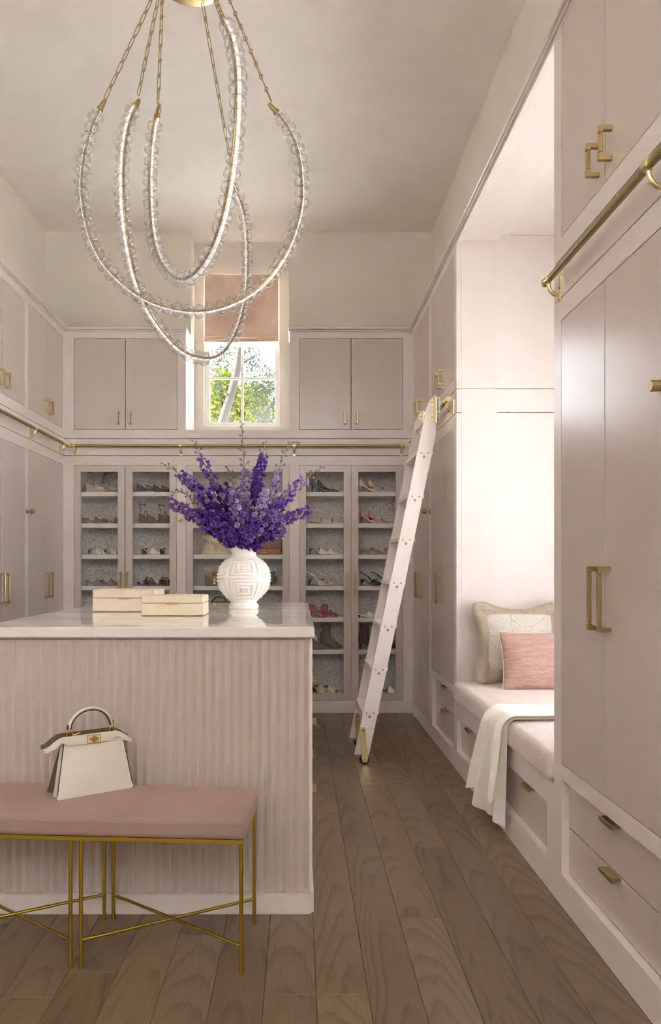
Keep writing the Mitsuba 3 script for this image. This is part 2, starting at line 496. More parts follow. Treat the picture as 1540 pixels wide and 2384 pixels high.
def place(wall, u, z, w=0.0):
    if wall == 'back':
        return T().translate([u, D + w, z])
    if wall == 'right':
        return T().translate([XR + w, u, z]).rotate([0, 0, 1], -90)
    return T().translate([XL - w, u, z]).rotate([0, 0, 1], 90)


# ------------------------------------------------------------------ cabinets
FT = 0.03


def frame_mesh(u0, u1, z0, z1, holes, t=FT):
    import shapely.geometry as sg
    import trimesh
    p = sg.box(u0, z0, u1, z1)
    for h in holes:
        p = p.difference(sg.box(*h))
    gs = getattr(p, 'geoms', [p])
    out = []
    for g in gs:
        m = trimesh.creation.extrude_polygon(g, t, engine='earcut')
        v = np.array(m.vertices)
        out.append((np.stack([v[:, 0], v[:, 2], v[:, 1]], -1), np.array(m.faces)[:, ::-1]))
    return merge(out)


def carcass_mesh(u0, u1, z0, z1, depth, w0=FT, t=0.016):
    return merge(box(u0, u0 + t, w0, depth, z0, z1), box(u1 - t, u1, w0, depth, z0, z1), box(u0 + t, u1 - t, w0, depth, z1 - t, z1),
                 box(u0 + t, u1 - t, w0, depth, z0, z0 + t), box(u0 + t, u1 - t, depth - t, depth, z0 + t, z1 - t))


GAP = 0.0022


def add_door(key, wall, u0, u1, z0, z1, handle=None, hz=None, small=False, glass=None, mat_='paint_door'):
    mp = MAPS[wall]
    a, b, c, d = u0 + GAP, u1 - GAP, z0 + GAP, z1 - GAP
    if glass is None:
        k = obj('door', mp(box(a, b, 0.0, 0.02, c, d, 0.0015)), mat_, key)
    else:
        k = obj('door', mp(frame_mesh(a, b, c, d, [glass], 0.022)), mat_, key)
        g = glass
        obj('glass_pane', mp(box(g[0] - 0.004, g[2] + 0.004, 0.010, 0.013, g[1] - 0.004, g[3] + 0.004, 0.0003)), 'cabinet_glass', k, label='clear glass pane')
    if handle is not None:
        obj('handle', PULL_S if small else PULL_L, None, k, M=place(wall, handle, hz), label='brass bar handle')
    return k


def add_drawer(key, wall, u0, u1, z0, z1, pu=None, rec=0.028, drop=0.006):
    k = obj('drawer', MAPS[wall](box(u0 + GAP, u1 - GAP, rec, rec + 0.02, z0 + GAP, z1 - GAP, 0.0015)), 'paint_door', key)
    obj('pull', TAB, None, k, M=place(wall, (u0 + u1) / 2 if pu is None else pu, z1 - drop, rec) @ T().scale([1.0, 1.5, 1.0]), label='brass tab pull')
    return k


ZG0, ZG1 = 2.190, 2.335              # the two grooves above and below the rail band
UZ0, UZ1 = 2.412, 3.188              # upper doors
LZ1 = 2.109                          # top of the lower doors
HZL, HZU = 1.10, 2.51


def upper_unit(label, wall, u0, u1, doors, dz=0.0, depth=0.25, name='upper_cabinet', group=None, ztop=3.247):
    key = thing(name, label, 'cabinet', group)
    mp = MAPS[wall]
    lo, hi = doors[0][0], doors[-1][1]
    obj('face_frame', mp(frame_mesh(u0, u1, ZG1 + dz + 0.002, ztop, [(lo, UZ0 + dz, hi, UZ1 + dz)])), 'paint_frame', key)
    obj('carcass', mp(carcass_mesh(u0, u1, ZG1 + dz + 0.002, ztop, depth)), 'paint_frame', key)
    for a, b, h in doors:
        add_door(key, wall, a, b, UZ0 + dz, UZ1 + dz, h, HZU + dz, True)
    return key


def tall_unit(label, wall, u0, u1, doors, zdoor=0.1, drawers=(), dz=0.0, depth=0.25, dspan=None, knob=None, name='tall_cabinet'):
    key = thing(name, label, 'cabinet')
    mp = MAPS[wall]
    lo, hi = doors[0][0], doors[-1][1]
    holes = [(lo, zdoor, hi, LZ1 + dz)]
    if drawers:
        holes.append((dspan[0], drawers[0][0], dspan[1], drawers[-1][1]))
    obj('face_frame', mp(frame_mesh(u0, u1, 0, ZG0 + dz - 0.002, holes)), 'paint_frame', key)
    obj('fascia_board', mp(box(u0, u1, 0, FT, ZG0 + dz + 0.002, ZG1 + dz - 0.002, 0.001)), 'paint_frame', key)
    obj('carcass', mp(carcass_mesh(u0, u1, 0.001, ZG1 + dz, depth)), 'paint_frame', key)
    for a, b, h in doors:
        add_door(key, wall, a, b, zdoor, LZ1 + dz, h, HZL + dz)
    for z0, z1 in drawers:
        add_drawer(key, wall, dspan[0], dspan[1], z0, z1, drop=0.020 if z1 == drawers[-1][1] else 0.006)
    if knob:
        obj('knob', KNOB, None, key, M=place(wall, knob[0], knob[1]), label='round brass knob on the stile')
    return key


HO = 0.05                                               # handle axis from the door gap
# left wall, seen from the window end towards the camera
l1a, l1m, l1b = 6.36, 5.95, 5.54
l2a, l2m, l2b = 5.468, 5.052, 4.636
upper_unit('upper cabinet on the left wall, next to the back corner', 'left', 5.5255, D, [(l1b, l1m, l1m - HO), (l1m, l1a, l1m + HO)])
upper_unit('upper cabinet on the left wall at the left edge of the photo', 'left', 4.60, 5.5245, [(l2b, l2m, l2m - HO), (l2m, l2a, l2m + HO)])
tall_unit('tall taupe cabinet on the left wall, next to the shoe cabinets', 'left', 5.5255, D, [(l1b, l1m, l1m - 0.04), (l1m, l1a, l1m + 0.04)])
tall_unit('tall taupe cabinet at the left edge of the photo, with a brass knob', 'left', 4.60, 5.5245,
          [(l2b, l2m, l2m - 0.04), (l2m, l2a, l2m + 0.04)], knob=(5.504, 1.65))
k = structure('trim_6', m_left(box(FRONT_Y, 4.598, 0.0, 0.25, 0.0, 3.247)), 'paint_frame', label='cabinet run on the left wall towards the camera')

# back wall: two upper cabinets
upper_unit('upper two-door cabinet left of the window', 'back', XL, UL1, [(bx(172), bx(292), bx(276.5)), (bx(292), bx(413), bx(304))], depth=0.31)
upper_unit('upper two-door cabinet right of the window', 'back', UR0, XR, [(bx(697), bx(818), bx(803)), (bx(818), bx(939), bx(831.5))], depth=0.31)

SHELF_PX = [1145.0, 1218.5, 1291.2, 1364.0, 1438.0, 1512.7]
SW0, SW1 = 0.034, 0.245
SHELF_Z = [EYE + (CY - y) * (D + SW0) / F for y in SHELF_PX]
CAB_FLOOR = EYE + (CY - 1614.0) * (D + SW0) / F
DOOR_Z0, GL_Z0, GL_Z1 = bz(1631), bz(1614.5), bz(1098.5)


def glass_unit(label, u0, u1, doors, knob=None):
    key = thing('glass_cabinet', label, 'cabinet')
    lo, hi = doors[0][0], doors[-1][1]
    obj('face_frame', m_back(frame_mesh(u0, u1, 0, ZG0 - 0.002, [(lo, DOOR_Z0, hi, LZ1)])), 'paint_frame', key)
    obj('fascia_board', m_back(box(u0, u1, 0, FT, ZG0 + 0.002, ZG1 - 0.002, 0.001)), 'paint_frame', key)
    t = 0.014
    ins = [box(lo - t, lo, FT, SW1, CAB_FLOOR - 0.03, LZ1 + 0.02), box(hi, hi + t, FT, SW1, CAB_FLOOR - 0.03, LZ1 + 0.02),
           box(lo, hi, FT, SW1, LZ1 + 0.004, LZ1 + 0.02), box(lo, hi, FT, SW1, CAB_FLOOR - 0.03, CAB_FLOOR)]
    if len(doors) == 2:
        mid = doors[0][1]
        ins.append(box(mid - 0.011, mid + 0.011, FT, SW1, CAB_FLOOR, LZ1 + 0.004))
    obj('carcass', m_back(merge(ins)), 'shelf_white', key)
    obj('back_panel', m_back(box(lo - t, hi + t, SW1, SW1 + 0.012, CAB_FLOOR - 0.03, LZ1 + 0.02)), 'grasscloth', key, label='woven grey grasscloth back panel')
    spans = [(lo, hi)] if len(doors) == 1 else [(lo, doors[0][1] - 0.011), (doors[0][1] + 0.011, hi)]
    for a, b in spans:
        for z in SHELF_Z:
            obj('shelf', m_back(box(a + 0.001, b - 0.001, SW0, SW1 - 0.001, z - 0.038, z, 0.0015)), 'shelf_white', key)
    for a, b, g0, g1, h in doors:
        add_door(key, 'back', a, b, DOOR_Z0, LZ1, h, bz(1359.5), glass=(g0, GL_Z0, g1, GL_Z1))
    if knob:
        obj('knob', KNOB, None, key, M=place('back', *knob), label='round brass knob on the stile')
    return key


glass_unit('glass-fronted shoe cabinet on the left of the back wall', XL, bx(422), [(bx(172), bx(291.5), bx(187.8), bx(274.5), bx(281.5)), (bx(291.5), bx(411.5), bx(308.5), bx(395), bx(297))], knob=(bx(420), bz(1209.5)))
glass_unit('glass-fronted bag cabinet in the middle behind the flowers', bx(422), bx(685.5), [(bx(433), bx(674.5), bx(449.5), bx(658), None)])
glass_unit('glass-fronted shoe cabinet on the right of the back wall behind the ladder', bx(685.5), XR, [(bx(697), bx(818), bx(713), bx(801), bx(808.8)), (bx(818), bx(939), bx(835), bx(922), bx(826))])

# right wall, far end
yr = lambda px: F * XR / (px - CX)
n0, n1 = yr(1063.5), yr(1291)                           # the window-seat niche
c_m, c_n, k_m = 5.5455, 5.5445, yr(1002.5)
upper_unit('narrow upper cabinet in the far right corner', 'right', c_m, D, [(yr(999.5), yr(979), yr(979) - HO), (yr(979), yr(963.5), yr(979) + HO)])
upper_unit('upper cabinet right of the ladder, next to the window seat', 'right', n0, c_n, [(yr(1058), yr(1030), yr(1030) - HO), (yr(1030), yr(1005.5), yr(1030) + HO)])
tall_unit('tall cabinet in the far right corner behind the ladder', 'right', c_m, D, [(yr(999.5), yr(979), yr(979) - 0.045), (yr(979), yr(963.5), yr(979) + 0.045)])
tall_unit('tall cabinet with two drawers between the ladder and the window seat', 'right', n0, c_n, [(yr(1058), yr(1030), yr(1030) - 0.045), (yr(1030), yr(1005.5), yr(1030) + 0.045)],
          zdoor=0.503, drawers=[(0.105, 0.288), (0.288, 0.46)], dspan=(yr(1058), yr(1007)), knob=(k_m, 1.65))
# right wall, near end (set out slightly higher)
DZ = 0.047
a0, a1, a2, a3 = yr(1307.5), yr(1409), 1.967, 1.90
upper_unit('large upper cabinet at the top right of the photo', 'right', a3, n1, [(a2, a1, a1 - HO), (a1, a0, a1 + HO)], dz=DZ)
tall_unit('tall cabinet with two drawers at the right edge of the photo', 'right', a3, n1, [(a2, a1, a1 - 0.04), (a1, a0, a1 + 0.04)], zdoor=0.522,
          drawers=[(0.118, 0.288), (0.288, 0.466)], dz=DZ, dspan=(a2, a0 - 0.002), knob=(1.935, 1.714))
structure('trim_7', m_right(box(GY1 + 0.03, a3 - 0.004, 0.0, 0.25, 0.0, 3.247)), 'paint_frame', label='cabinet run on the right wall towards the camera')

# ------------------------------------------------------------------ window-seat niche
NX1 = 2.15
NW = 0.03
g = lambda z0, z1: box(XR + 0.0, NX1, n0 - 0.0, n0 + NW, z0, z1, 0.001)
wf = structure('wall_niche', box(XR + 0.032, NX1, n0 + 0.012, n0 + NW + 0.02, 0, 3.3), 'dark_gap', label='panelled end wall of the window-seat niche')
for z0, z1 in ((0.43, ZG0 - 0.002), (ZG0 + 0.002, ZG1 - 0.002), (ZG1 + 0.002, 3.275)):
    obj('panel', box(XR + 0.0305, NX1, n0, n0 + 0.0115, z0, z1, 0.0008), 'paint_side', wf)
structure('wall_niche_near', box(XR + 0.0305, NX1, n1 - 0.03, n1, 0, 3.3), 'paint_side')
NWY0, NWY1, NWZ0, NWZ1 = n1 + 0.05, n1 + 0.98, 0.75, 2.45
structure('wall_niche_back', merge(box(NX1, NX1 + 0.1, n1 - 0.1, NWY0, 0, 3.4), box(NX1, NX1 + 0.1, NWY1, n0 + 0.1, 0, 3.4),
                                   box(NX1, NX1 + 0.1, NWY0, NWY1, NWZ1, 3.4), box(NX1, NX1 + 0.1, NWY0, NWY1, 0, NWZ0)), 'paint_side')
w2 = structure('window_2', merge(box(NX1 + 0.02, NX1 + 0.06, NWY0, NWY0 + 0.05, NWZ0, NWZ1), box(NX1 + 0.02, NX1 + 0.06, NWY1 - 0.05, NWY1, NWZ0, NWZ1),
                                 box(NX1 + 0.02, NX1 + 0.06, NWY0, NWY1, NWZ0, NWZ0 + 0.05), box(NX1 + 0.02, NX1 + 0.06, NWY0, NWY1, NWZ1 - 0.05, NWZ1),
                                 box(NX1 + 0.02, NX1 + 0.06, (NWY0 + NWY1) / 2 - 0.02, (NWY0 + NWY1) / 2 + 0.02, NWZ0, NWZ1)), 'white_trim')
obj('pane', box(NX1 + 0.039, NX1 + 0.041, NWY0, NWY1, NWZ0, NWZ1, 0.0002), 'pane_glass', w2)
structure('ceiling_niche', box(XR + 0.031, NX1, n1, n0, 3.276, 3.36), 'paint_side')
structure('trim_8', merge(box(XR, XR + 0.03, n1, n0, 3.228, 3.247, 0.001)), 'paint_frame', label='head board over the window seat')

seat = thing('window_seat', 'built-in window seat base with three drawers below the cushion', 'bench')
dl = np.linspace(2.925, n0 - 0.012, 4)
obj('face_frame', m_right(frame_mesh(n1, n0, 0, 0.427, [(dl[0], 0.122, dl[3], 0.332)])), 'paint_frame', seat)
obj('carcass', m_right(merge(box(n1 + 0.001, n0 - 0.001, FT, NX1 - XR, 0.405, 0.427), box(n1, n1 + 0.016, FT, 0.5, 0, 0.40), box(n0 - 0.016, n0, FT, 0.5, 0, 0.40), box(n1 + 0.02, n0 - 0.02, 0.48, 0.5, 0, 0.40))), 'paint_frame', seat)
for a, b in zip(dl[:-1], dl[1:]):
    add_drawer(seat, 'right', a, b, 0.122, 0.332, drop=0.020)

# ------------------------------------------------------------------ back window, blind, trees outside
win = structure('window_1', merge(
    box(WX0, WX0 + 0.045, RECESS_Y + 0.02, RECESS_Y + 0.075, WZ0, WZ1), box(WX1 - 0.034, WX1, RECESS_Y + 0.02, RECESS_Y + 0.075, WZ0, WZ1),
    box(WX0 + 0.045, WX1 - 0.034, RECESS_Y + 0.02, RECESS_Y + 0.075, WZ0, WZ0 + 0.032), box(WX0 + 0.045, WX1 - 0.034, RECESS_Y + 0.02, RECESS_Y + 0.075, WZ1 - 0.03, WZ1)),
    'white_trim', label='white four-pane window above the rail')
mx = (564.5 - CX) * (RECESS_Y + 0.045) / F
mz = EYE + (CY - 881.5) * (RECESS_Y + 0.045) / F
obj('muntin', box(mx - 0.011, mx + 0.011, RECESS_Y + 0.03, RECESS_Y + 0.06, WZ0 + 0.032, WZ1 - 0.03), 'white_trim', win)
obj('muntin', box(WX0 + 0.045, WX1 - 0.034, RECESS_Y + 0.032, RECESS_Y + 0.058, mz - 0.011, mz + 0.011), 'white_trim', win)
for x0, x1 in ((WX0 + 0.045, mx - 0.011), (mx + 0.011, WX1 - 0.034)):
    for z0, z1 in ((WZ0 + 0.032, mz - 0.011), (mz + 0.011, WZ1 - 0.03)):
        obj('pane', box(x0, x1, RECESS_Y + 0.045, RECESS_Y + 0.048, z0, z1, 0.0003), 'pane_glass', win)
# plain casing: a thin flat border round the opening
structure('trim_9', merge(box(WX0 - 0.012, WX0, RECESS_Y - 0.006, RECESS_Y + 0.02, WZ0 - 0.012, WZ1 + 0.012), box(WX1, WX1 + 0.012, RECESS_Y - 0.006, RECESS_Y + 0.02, WZ0 - 0.012, WZ1 + 0.012),
                          box(WX0, WX1, RECESS_Y - 0.006, RECESS_Y + 0.02, WZ1, WZ1 + 0.012), box(WX0, WX1, RECESS_Y - 0.006, RECESS_Y + 0.02, WZ0 - 0.012, WZ0)), 'white_trim')


def blind_fn(p, n, uv):
    a = fbm(p.x * 3.5, p.z * 4.5, 1.0, 4)
    b = dr.abs(fbm(p.x * 6 + 3, p.z * 6, 2.0, 4) - 0.5)
    c = mix((0.60, 0.43, 0.345), (0.70, 0.53, 0.435), smoothstep(0.3, 0.7, a))
    return mix(c, (0.78, 0.64, 0.53), smoothstep(0.035, 0.0, b) * 0.45)


mat('blind_fabric', mikit.proc(blind_fn), 0.8, spec=0.2)
mat('blind_lining', (0.66, 0.56, 0.45), 0.8)
blind = thing('roman_blind', 'dusty pink patterned roman blind over the upper half of the window', 'blind')
BZ0 = EYE + (CY - 783) * (RECESS_Y - 0.03) / F
xs = np.linspace(WX0 + 0.003, WX1 - 0.001, 40)
zs = np.linspace(BZ0, WZ1 - 0.002, 30)
P = np.stack(np.broadcast_arrays(xs[None, :], RECESS_Y - 0.022 + 0.004 * np.sin(xs * 9)[None, :] + 0 * zs[:, None], zs[:, None]), -1)
obj('panel', shell(P, 0.003), 'blind_fabric', blind, smooth=40)
for i in range(4):
    zc = BZ0 - 0.004 - 0.0145 * i
    prof = np.linspace(0, 2 * PI, 16, endpoint=False)
    yy, zz = RECESS_Y - 0.026 - 0.003 * (i == 0) + 0.013 * np.cos(prof), zc + 0.0075 * np.sin(prof)
    P = np.stack(np.broadcast_arrays(xs[:, None], yy[None, :], zz[None, :] + 0.0025 * np.sin(xs * 7 + i)[:, None]), -1)
    obj('fold', grid(P, True), 'blind_fabric' if i % 2 == 0 else 'blind_lining', blind, smooth=True)

mat('bark', (0.0125, 0.0105, 0.009), 0.9)
scene['leaf_bright'] = {'type': 'principledthin', 'base_color': rgb(0.072, 0.095, 0.010), 'roughness': 0.6, 'diff_trans': 1.0, 'spec_trans': 0.0}
scene['leaf_pine'] = {'type': 'principledthin', 'base_color': rgb(0.022, 0.030, 0.018), 'roughness': 0.6, 'diff_trans': 0.8, 'spec_trans': 0.0}


def leaves(clusters, n, size, seed, aspect=0.5):
    r = np.random.default_rng(seed)
    V = []
    for c, rad in clusters:
        k = int(n * (rad ** 2) / sum(q ** 2 for _, q in clusters))
        p = r.normal(size=(k, 3)) * rad * 0.55 + np.asarray(c)
        a = r.normal(size=(k, 3))
        a /= np.linalg.norm(a, axis=1, keepdims=True)
        b = np.cross(a, r.normal(size=(k, 3)))
        b /= np.linalg.norm(b, axis=1, keepdims=True)
        s = size * (0.6 + 0.8 * r.random((k, 1)))
        V.append(np.stack([p - a * s, p + b * s * aspect, p + a * s, p - b * s * aspect], 1))
    V = np.vstack(V)
    i = np.arange(len(V) * 4).reshape(-1, 4)
    return V.reshape(-1, 3), np.vstack([i[:, [0, 1, 2]], i[:, [0, 2, 3]]])


def tree(label, Y, trunk_px, r0, foliage, leaf_mat, n, size, seed, branches=(), aspect=0.5):
    key = thing('tree', label, 'tree', 'trees outside the window')
    tp = np.array([at(x, y, Y + dy) for x, y, dy in trunk_px])
    tp = np.vstack([[tp[0][0] - 0.3, tp[0][1], -1.0], tp])
    P = catmull(tp, 8)
    obj('trunk', tube(P, np.linspace(r0 * 1.3, r0 * 0.8, len(P)), 12), 'bark', key, smooth=True)
    for br in branches:
        B = catmull(np.array([at(x, y, Y + dy) for x, y, dy in br]), 6)
        obj('branch', tube(B, np.linspace(r0 * 0.3, r0 * 0.05, len(B)), 7), 'bark', key, smooth=True)
    obj('foliage', leaves([(at(x, y, Y + dy), rr) for x, y, dy, rr in foliage], n, size, seed, aspect), leaf_mat, key, kind='stuff')


tree('leaning pine with a thick grey trunk outside the window', 13.0, [(512, 1000, 0), (535, 930, 0), (552, 860, 0), (560, 780, 0), (566, 690, 0)], 0.075,
     [(505, 850, .3, .22), (500, 900, -.3, .22), (575, 815, .4, .30), (590, 850, .2, .25), (520, 820, .2, .2), (600, 905, .4, .3), (625, 950, .2, .3), (630, 868, .5, .16), (615, 980, .4, .2)],
     'leaf_pine', 5000, 0.034, 3, [[(552, 870, 0), (520, 840, .2), (495, 850, .3)], [(556, 850, 0), (590, 830, .2), (606, 815, .4)], [(535, 930, 0), (512, 900, -.2), (498, 905, -.3)]], 0.22)
tree('slender tree with a bare slanting branch at the lower right of the window', 15.5, [(585, 1010, 0), (612, 965, 0), (640, 935, 0), (690, 890, 0)], 0.05,
     [(632, 900, 0.2, .22), (628, 990, .2, .2)], 'leaf_pine', 900, 0.04, 8, [[(612, 965, 0), (606, 930, 0.1), (600, 900, .1)]], 0.25)
tree('young tree with bright yellow-green leaves behind the window', 17.5, [(545, 1040, 0), (540, 980, 0), (530, 900, 0)], 0.05,
     [(515, 905, 0, .28), (503, 945, 0, .30), (540, 930, .3, .35), (580, 950, 0, .36), (598, 925, .2, .3), (570, 975, 0, .35), (515, 975, 0, .3), (525, 880, 0, .2), (605, 960, 0, .26)],
     'leaf_bright', 5200, 0.062, 5, [[(540, 980, 0), (520, 950, 0), (505, 935, 0)], [(540, 970, 0), (575, 955, 0), (595, 940, 0)]])

# ------------------------------------------------------------------ island
IY0, IY1, IX0, IX1 = 2.695, 4.51, -1.172, 0.058
ITOP, ITH = 1.031, 0.0385
island = thing('island', 'taupe island with a fluted front panel, drawers and a white marble top', 'island')
pz0, pz1 = 0.072, 0.984
px0, px1 = IX0 + 0.035, IX1 - 0.016
obj('body', box(px0 + 0.01, IX1 - 0.010, IY0 + 0.034, IY1 - 0.04, 0.03, ITOP - ITH, 0.002), 'paint_frame', island)
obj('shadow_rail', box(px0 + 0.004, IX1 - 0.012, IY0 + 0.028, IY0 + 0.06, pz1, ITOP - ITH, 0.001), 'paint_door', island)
# base with cut corners
bp = [(px0 - 0.005, IY0 + 0.025), (px0 + 0.015, IY0 + 0.004), (IX1 - 0.022, IY0 + 0.004), (IX1 - 0.002, IY0 + 0.024), (IX1 - 0.002, IY1 - 0.03), (px0 - 0.005, IY1 - 0.03)]
obj('base_board', merge(extrude(bp, 0.0, 0.070, 'xy')), 'paint_frame', island)
flutes = obj('fluted_panel', box(px0 + 0.002, IX1 - 0.012, IY0 + 0.028, IY0 + 0.036, pz0, pz1, 0.0005), 'paint_door', island)
pitch = 0.0335
nfl = int((px1 - px0) / pitch)
x0f = px1 - 0.004 - nfl * pitch


def flute_mesh():
    w, d = pitch, 0.0110
    prof = [(0, 0.0), (0.08 * w, -0.0004), (0.44 * w, -d + 0.0012), (0.49 * w, -d), (0.51 * w, -d), (0.56 * w, -d + 0.0012), (0.92 * w, -0.0004), (w, 0.0)]
    return extrude([(x, y) for x, y in prof] + [(w, 0.003), (0, 0.003)], pz0, pz1, 'xy')


FL = mikit.ply(flute_mesh(), 'paint_door')
for i in range(nfl):
    obj('flute', FL, None, flutes, M=T().translate([x0f + i * pitch, IY0 + 0.0265, 0]))
obj('corner_post', box(px1 - 0.004, IX1 - 0.008, IY0 + 0.014, IY0 + 0.06, pz0, pz1, 0.004), 'paint_frame', island)
# drawers on the aisle side
zc = [0.092, 0.36, 0.63, 0.80, 0.972]
for col in range(3):
    ya = IY0 + 0.07 + col * 0.565
    for za, zb in zip(zc[:-1], zc[1:]):
        k = obj('drawer', box(IX1 - 0.018, IX1 - 0.006, ya, ya + 0.56, za + 0.002, zb - 0.002, 0.0015), 'paint_door', island)
        obj('pull', TAB, None, k, M=T().translate([IX1 - 0.006, ya + 0.28, zb - 0.008]).rotate([0, 0, 1], 90), label='brass tab pull')
obj('worktop', box(IX0, IX1 + 0.0, IY0 - 0.002, IY1, ITOP - ITH, ITOP, 0.004), 'marble', island, label='polished white marble top')

# ------------------------------------------------------------------ boxes on the island
def shagreen_fn(p, n, uv):
    a = fbm(p.x * 14, p.y * 14, p.z * 14, 3)
    d1, d2, r = mikit.voronoi(p.x * 420 + p.y * 137, p.z * 420 + p.y * 311)
    c = mix((0.66, 0.55, 0.41), (0.76, 0.67, 0.54), a)
    return c * (0.95 + 0.1 * r)


mat('shagreen', mikit.proc(shagreen_fn), 0.32, spec=0.5)


def keepsake_box(label, cx, yf, w, dpt, h, rot=0.0):
    key = thing('lidded_box', label, 'box')
    R = rotz(rot)
    c = np.array([cx, yf + dpt / 2, ITOP])
    hl = h * 0.62
    put = lambda m: move(m, c, R)
    obj('body', put(box(-w / 2, w / 2, -dpt / 2, dpt / 2, 0.003, hl - 0.0008, 0.0015)), 'shagreen', key)
    obj('lid', put(box(-w / 2, w / 2, -dpt / 2, dpt / 2, hl + 0.0008, h, 0.004)), 'shagreen', key)
    obj('base', put(box(-w / 2 + 0.003, w / 2 - 0.003, -dpt / 2 + 0.003, dpt / 2 - 0.003, 0.0, 0.004, 0.0005)), 'walnut', key)
    obj('pull', put(merge(box(-0.028, 0.028, -dpt / 2 - 0.008, -dpt / 2, hl - 0.0015, hl + 0.0022, 0.0006), box(-0.028, 0.028, -dpt / 2 - 0.008, -dpt / 2 - 0.0065, hl - 0.0035, hl + 0.0022, 0.0004))), 'brass', key, label='slim brass lip')


mat('walnut', (0.10, 0.065, 0.045), 0.5)
keepsake_box('larger cream shagreen box with a brass lip, behind the other box on the island', (289 - CX) * 3.58 / F, 3.58, 0.301, 0.24, 0.106)
keepsake_box('smaller cream shagreen box with a brass lip, in front on the island beside the vase', (401.5 - CX) * 3.29 / F, 3.29, 0.272, 0.19, 0.0895)

# ------------------------------------------------------------------ vase
mat('ceramic_white', (0.80, 0.775, 0.73), 0.32, spec=0.5, clearcoat=0.25, clearcoat_gloss=0.85)
VX, VY = (568 - CX) * 3.87 / F, 3.87
vase = thing('vase', 'white ceramic vase with a raised maze of concentric rectangles on the island', 'vase')
vp = np.array([(0.073, 0.0), (0.0765, 0.006), (0.077, 0.014), (0.0745, 0.022), (0.0695, 0.028), (0.066, 0.034), (0.076, 0.046), (0.100, 0.068), (0.123, 0.098), (0.1355, 0.13), (0.1385, 0.160),
               (0.1345, 0.19), (0.122, 0.22), (0.100, 0.247), (0.078, 0.263), (0.066, 0.270), (0.0625, 0.278), (0.062, 0.29), (0.066, 0.302), (0.0735, 0.314), (0.0755, 0.320), (0.0735, 0.324),
               (0.070, 0.320), (0.064, 0.306), (0.058, 0.28), (0.07, 0.25), (0.09, 0.2)])
from scipy.interpolate import PchipInterpolator
s_ = np.concatenate([[0], np.cumsum(np.linalg.norm(np.diff(vp, axis=0), axis=1))])
ss = np.linspace(0, s_[-1], 300)
vr, vz = PchipInterpolator(s_, vp[:, 0])(ss), PchipInterpolator(s_, vp[:, 1])(ss)
nt = 480
th = np.arange(nt) * 2 * PI / nt
R0 = np.repeat(vr[:, None], nt, 1)
Zv = np.repeat(vz[:, None], nt, 1)
outer = (ss < s_[18])[:, None]
phi = (th[None, :] + PI / 2 - 0.12) / (PI / 2)
pa = 2 * (phi - np.floor(phi + 0.5))                    # -1..1 across one of four panels
zm, zlo, zhi = 0.160, 0.040, 0.266
pbv = np.where(Zv > zm, (Zv - (zm + zhi) / 2) / ((zhi - zm) / 2), (Zv - (zm + zlo) / 2) / ((zm - zlo) / 2))
pd = np.maximum(np.abs(pa), np.abs(pbv))
wave = np.sin(pd * 2 * PI * 3.5 - 1.2)
rel = np.clip(wave * 1.8, -1, 1) * 0.5 + 0.5
mask = np.clip((Zv - zlo) / 0.012, 0, 1) * np.clip((zhi - Zv) / 0.01, 0, 1) * outer
Rd = R0 + 0.0050 * (rel - 0.5) * mask
P = np.stack([VX + Rd * np.cos(th), VY + Rd * np.sin(th), ITOP + Zv], -1)
v, f = grid(P, True)
v = np.vstack([v, [VX, VY, ITOP], [VX, VY, ITOP + vz[-1]]])
i = np.arange(nt)
e = (len(ss) - 1) * nt
f = np.vstack([f, np.stack([np.roll(i, -1), i, i * 0 + len(v) - 2], -1), np.stack([e + i, e + np.roll(i, -1), i * 0 + len(v) - 1], -1)])
obj('body', (v, f), 'ceramic_white', vase, smooth=True)

# ------------------------------------------------------------------ delphiniums
scene['petal'] = {'type': 'twosided', 'bsdf': {'type': 'principled', 'base_color': {'type': 'mesh_attribute', 'name': 'vertex_color'}, 'roughness': 0.55, 'specular': 0.3, 'sheen': 0.3}}
mat('stem_green', (0.20, 0.22, 0.075), 0.6)
mat('bud', (0.19, 0.145, 0.20), 0.6)


def floret_ply(c_in, c_out, seed, openness=1.0):
    """Two whorls of cupped, ruffled petals facing +z, with a pale centre."""
    r = np.random.default_rng(seed)
    ms, cols = [], []
    for whorl, (n, L, tilt) in enumerate(((5, 0.0155, 0.35), (4, 0.0105, 0.85))):
        for k in range(n):
            a = 2 * PI * (k + 0.5 * whorl) / n + r.normal() * 0.15
            u = np.linspace(0, 1, 6)[:, None]
            w = np.linspace(-1, 1, 5)[None, :]
            ln = L * (0.9 + 0.25 * r.random())
            wid = ln * 0.58 * np.sin(np.clip(0.12 + u * 0.95, 0, 1) * PI) ** 0.6
            x = ln * u + 0 * w
            y = wid * w
            ruff = 0.0012 * np.sin(w * 6 + r.random() * 6) * u
            z = ln * (math.tan(tilt) / openness ** 1.2 * u - 0.55 * u ** 2 * openness) + 0.22 * y ** 2 / ln + ruff
            p = np.stack(np.broadcast_arrays(x, y, z), -1)
            R = rotz(a)
            m = grid(p @ R.T)
            ms.append(m)
            t = np.broadcast_to(u, p.shape[:2]).reshape(-1, 1)
            shade = 0.85 + 0.3 * r.random()
            cols.append((np.asarray(c_in) * (1 - t) + np.asarray(c_out) * t) * shade)
    bee = lathe([(0.0, 0.0), (0.0028, 0.001), (0.002, 0.0045), (0.0, 0.0055)], 6, cap=False)
    ms.append(bee)
    cols.append(np.tile([[0.30, 0.25, 0.20]], (len(bee[0]), 1)))
    return mikit.ply(merge(ms), 'petal', smooth=True, color=np.clip(np.vstack(cols), 0, 1))


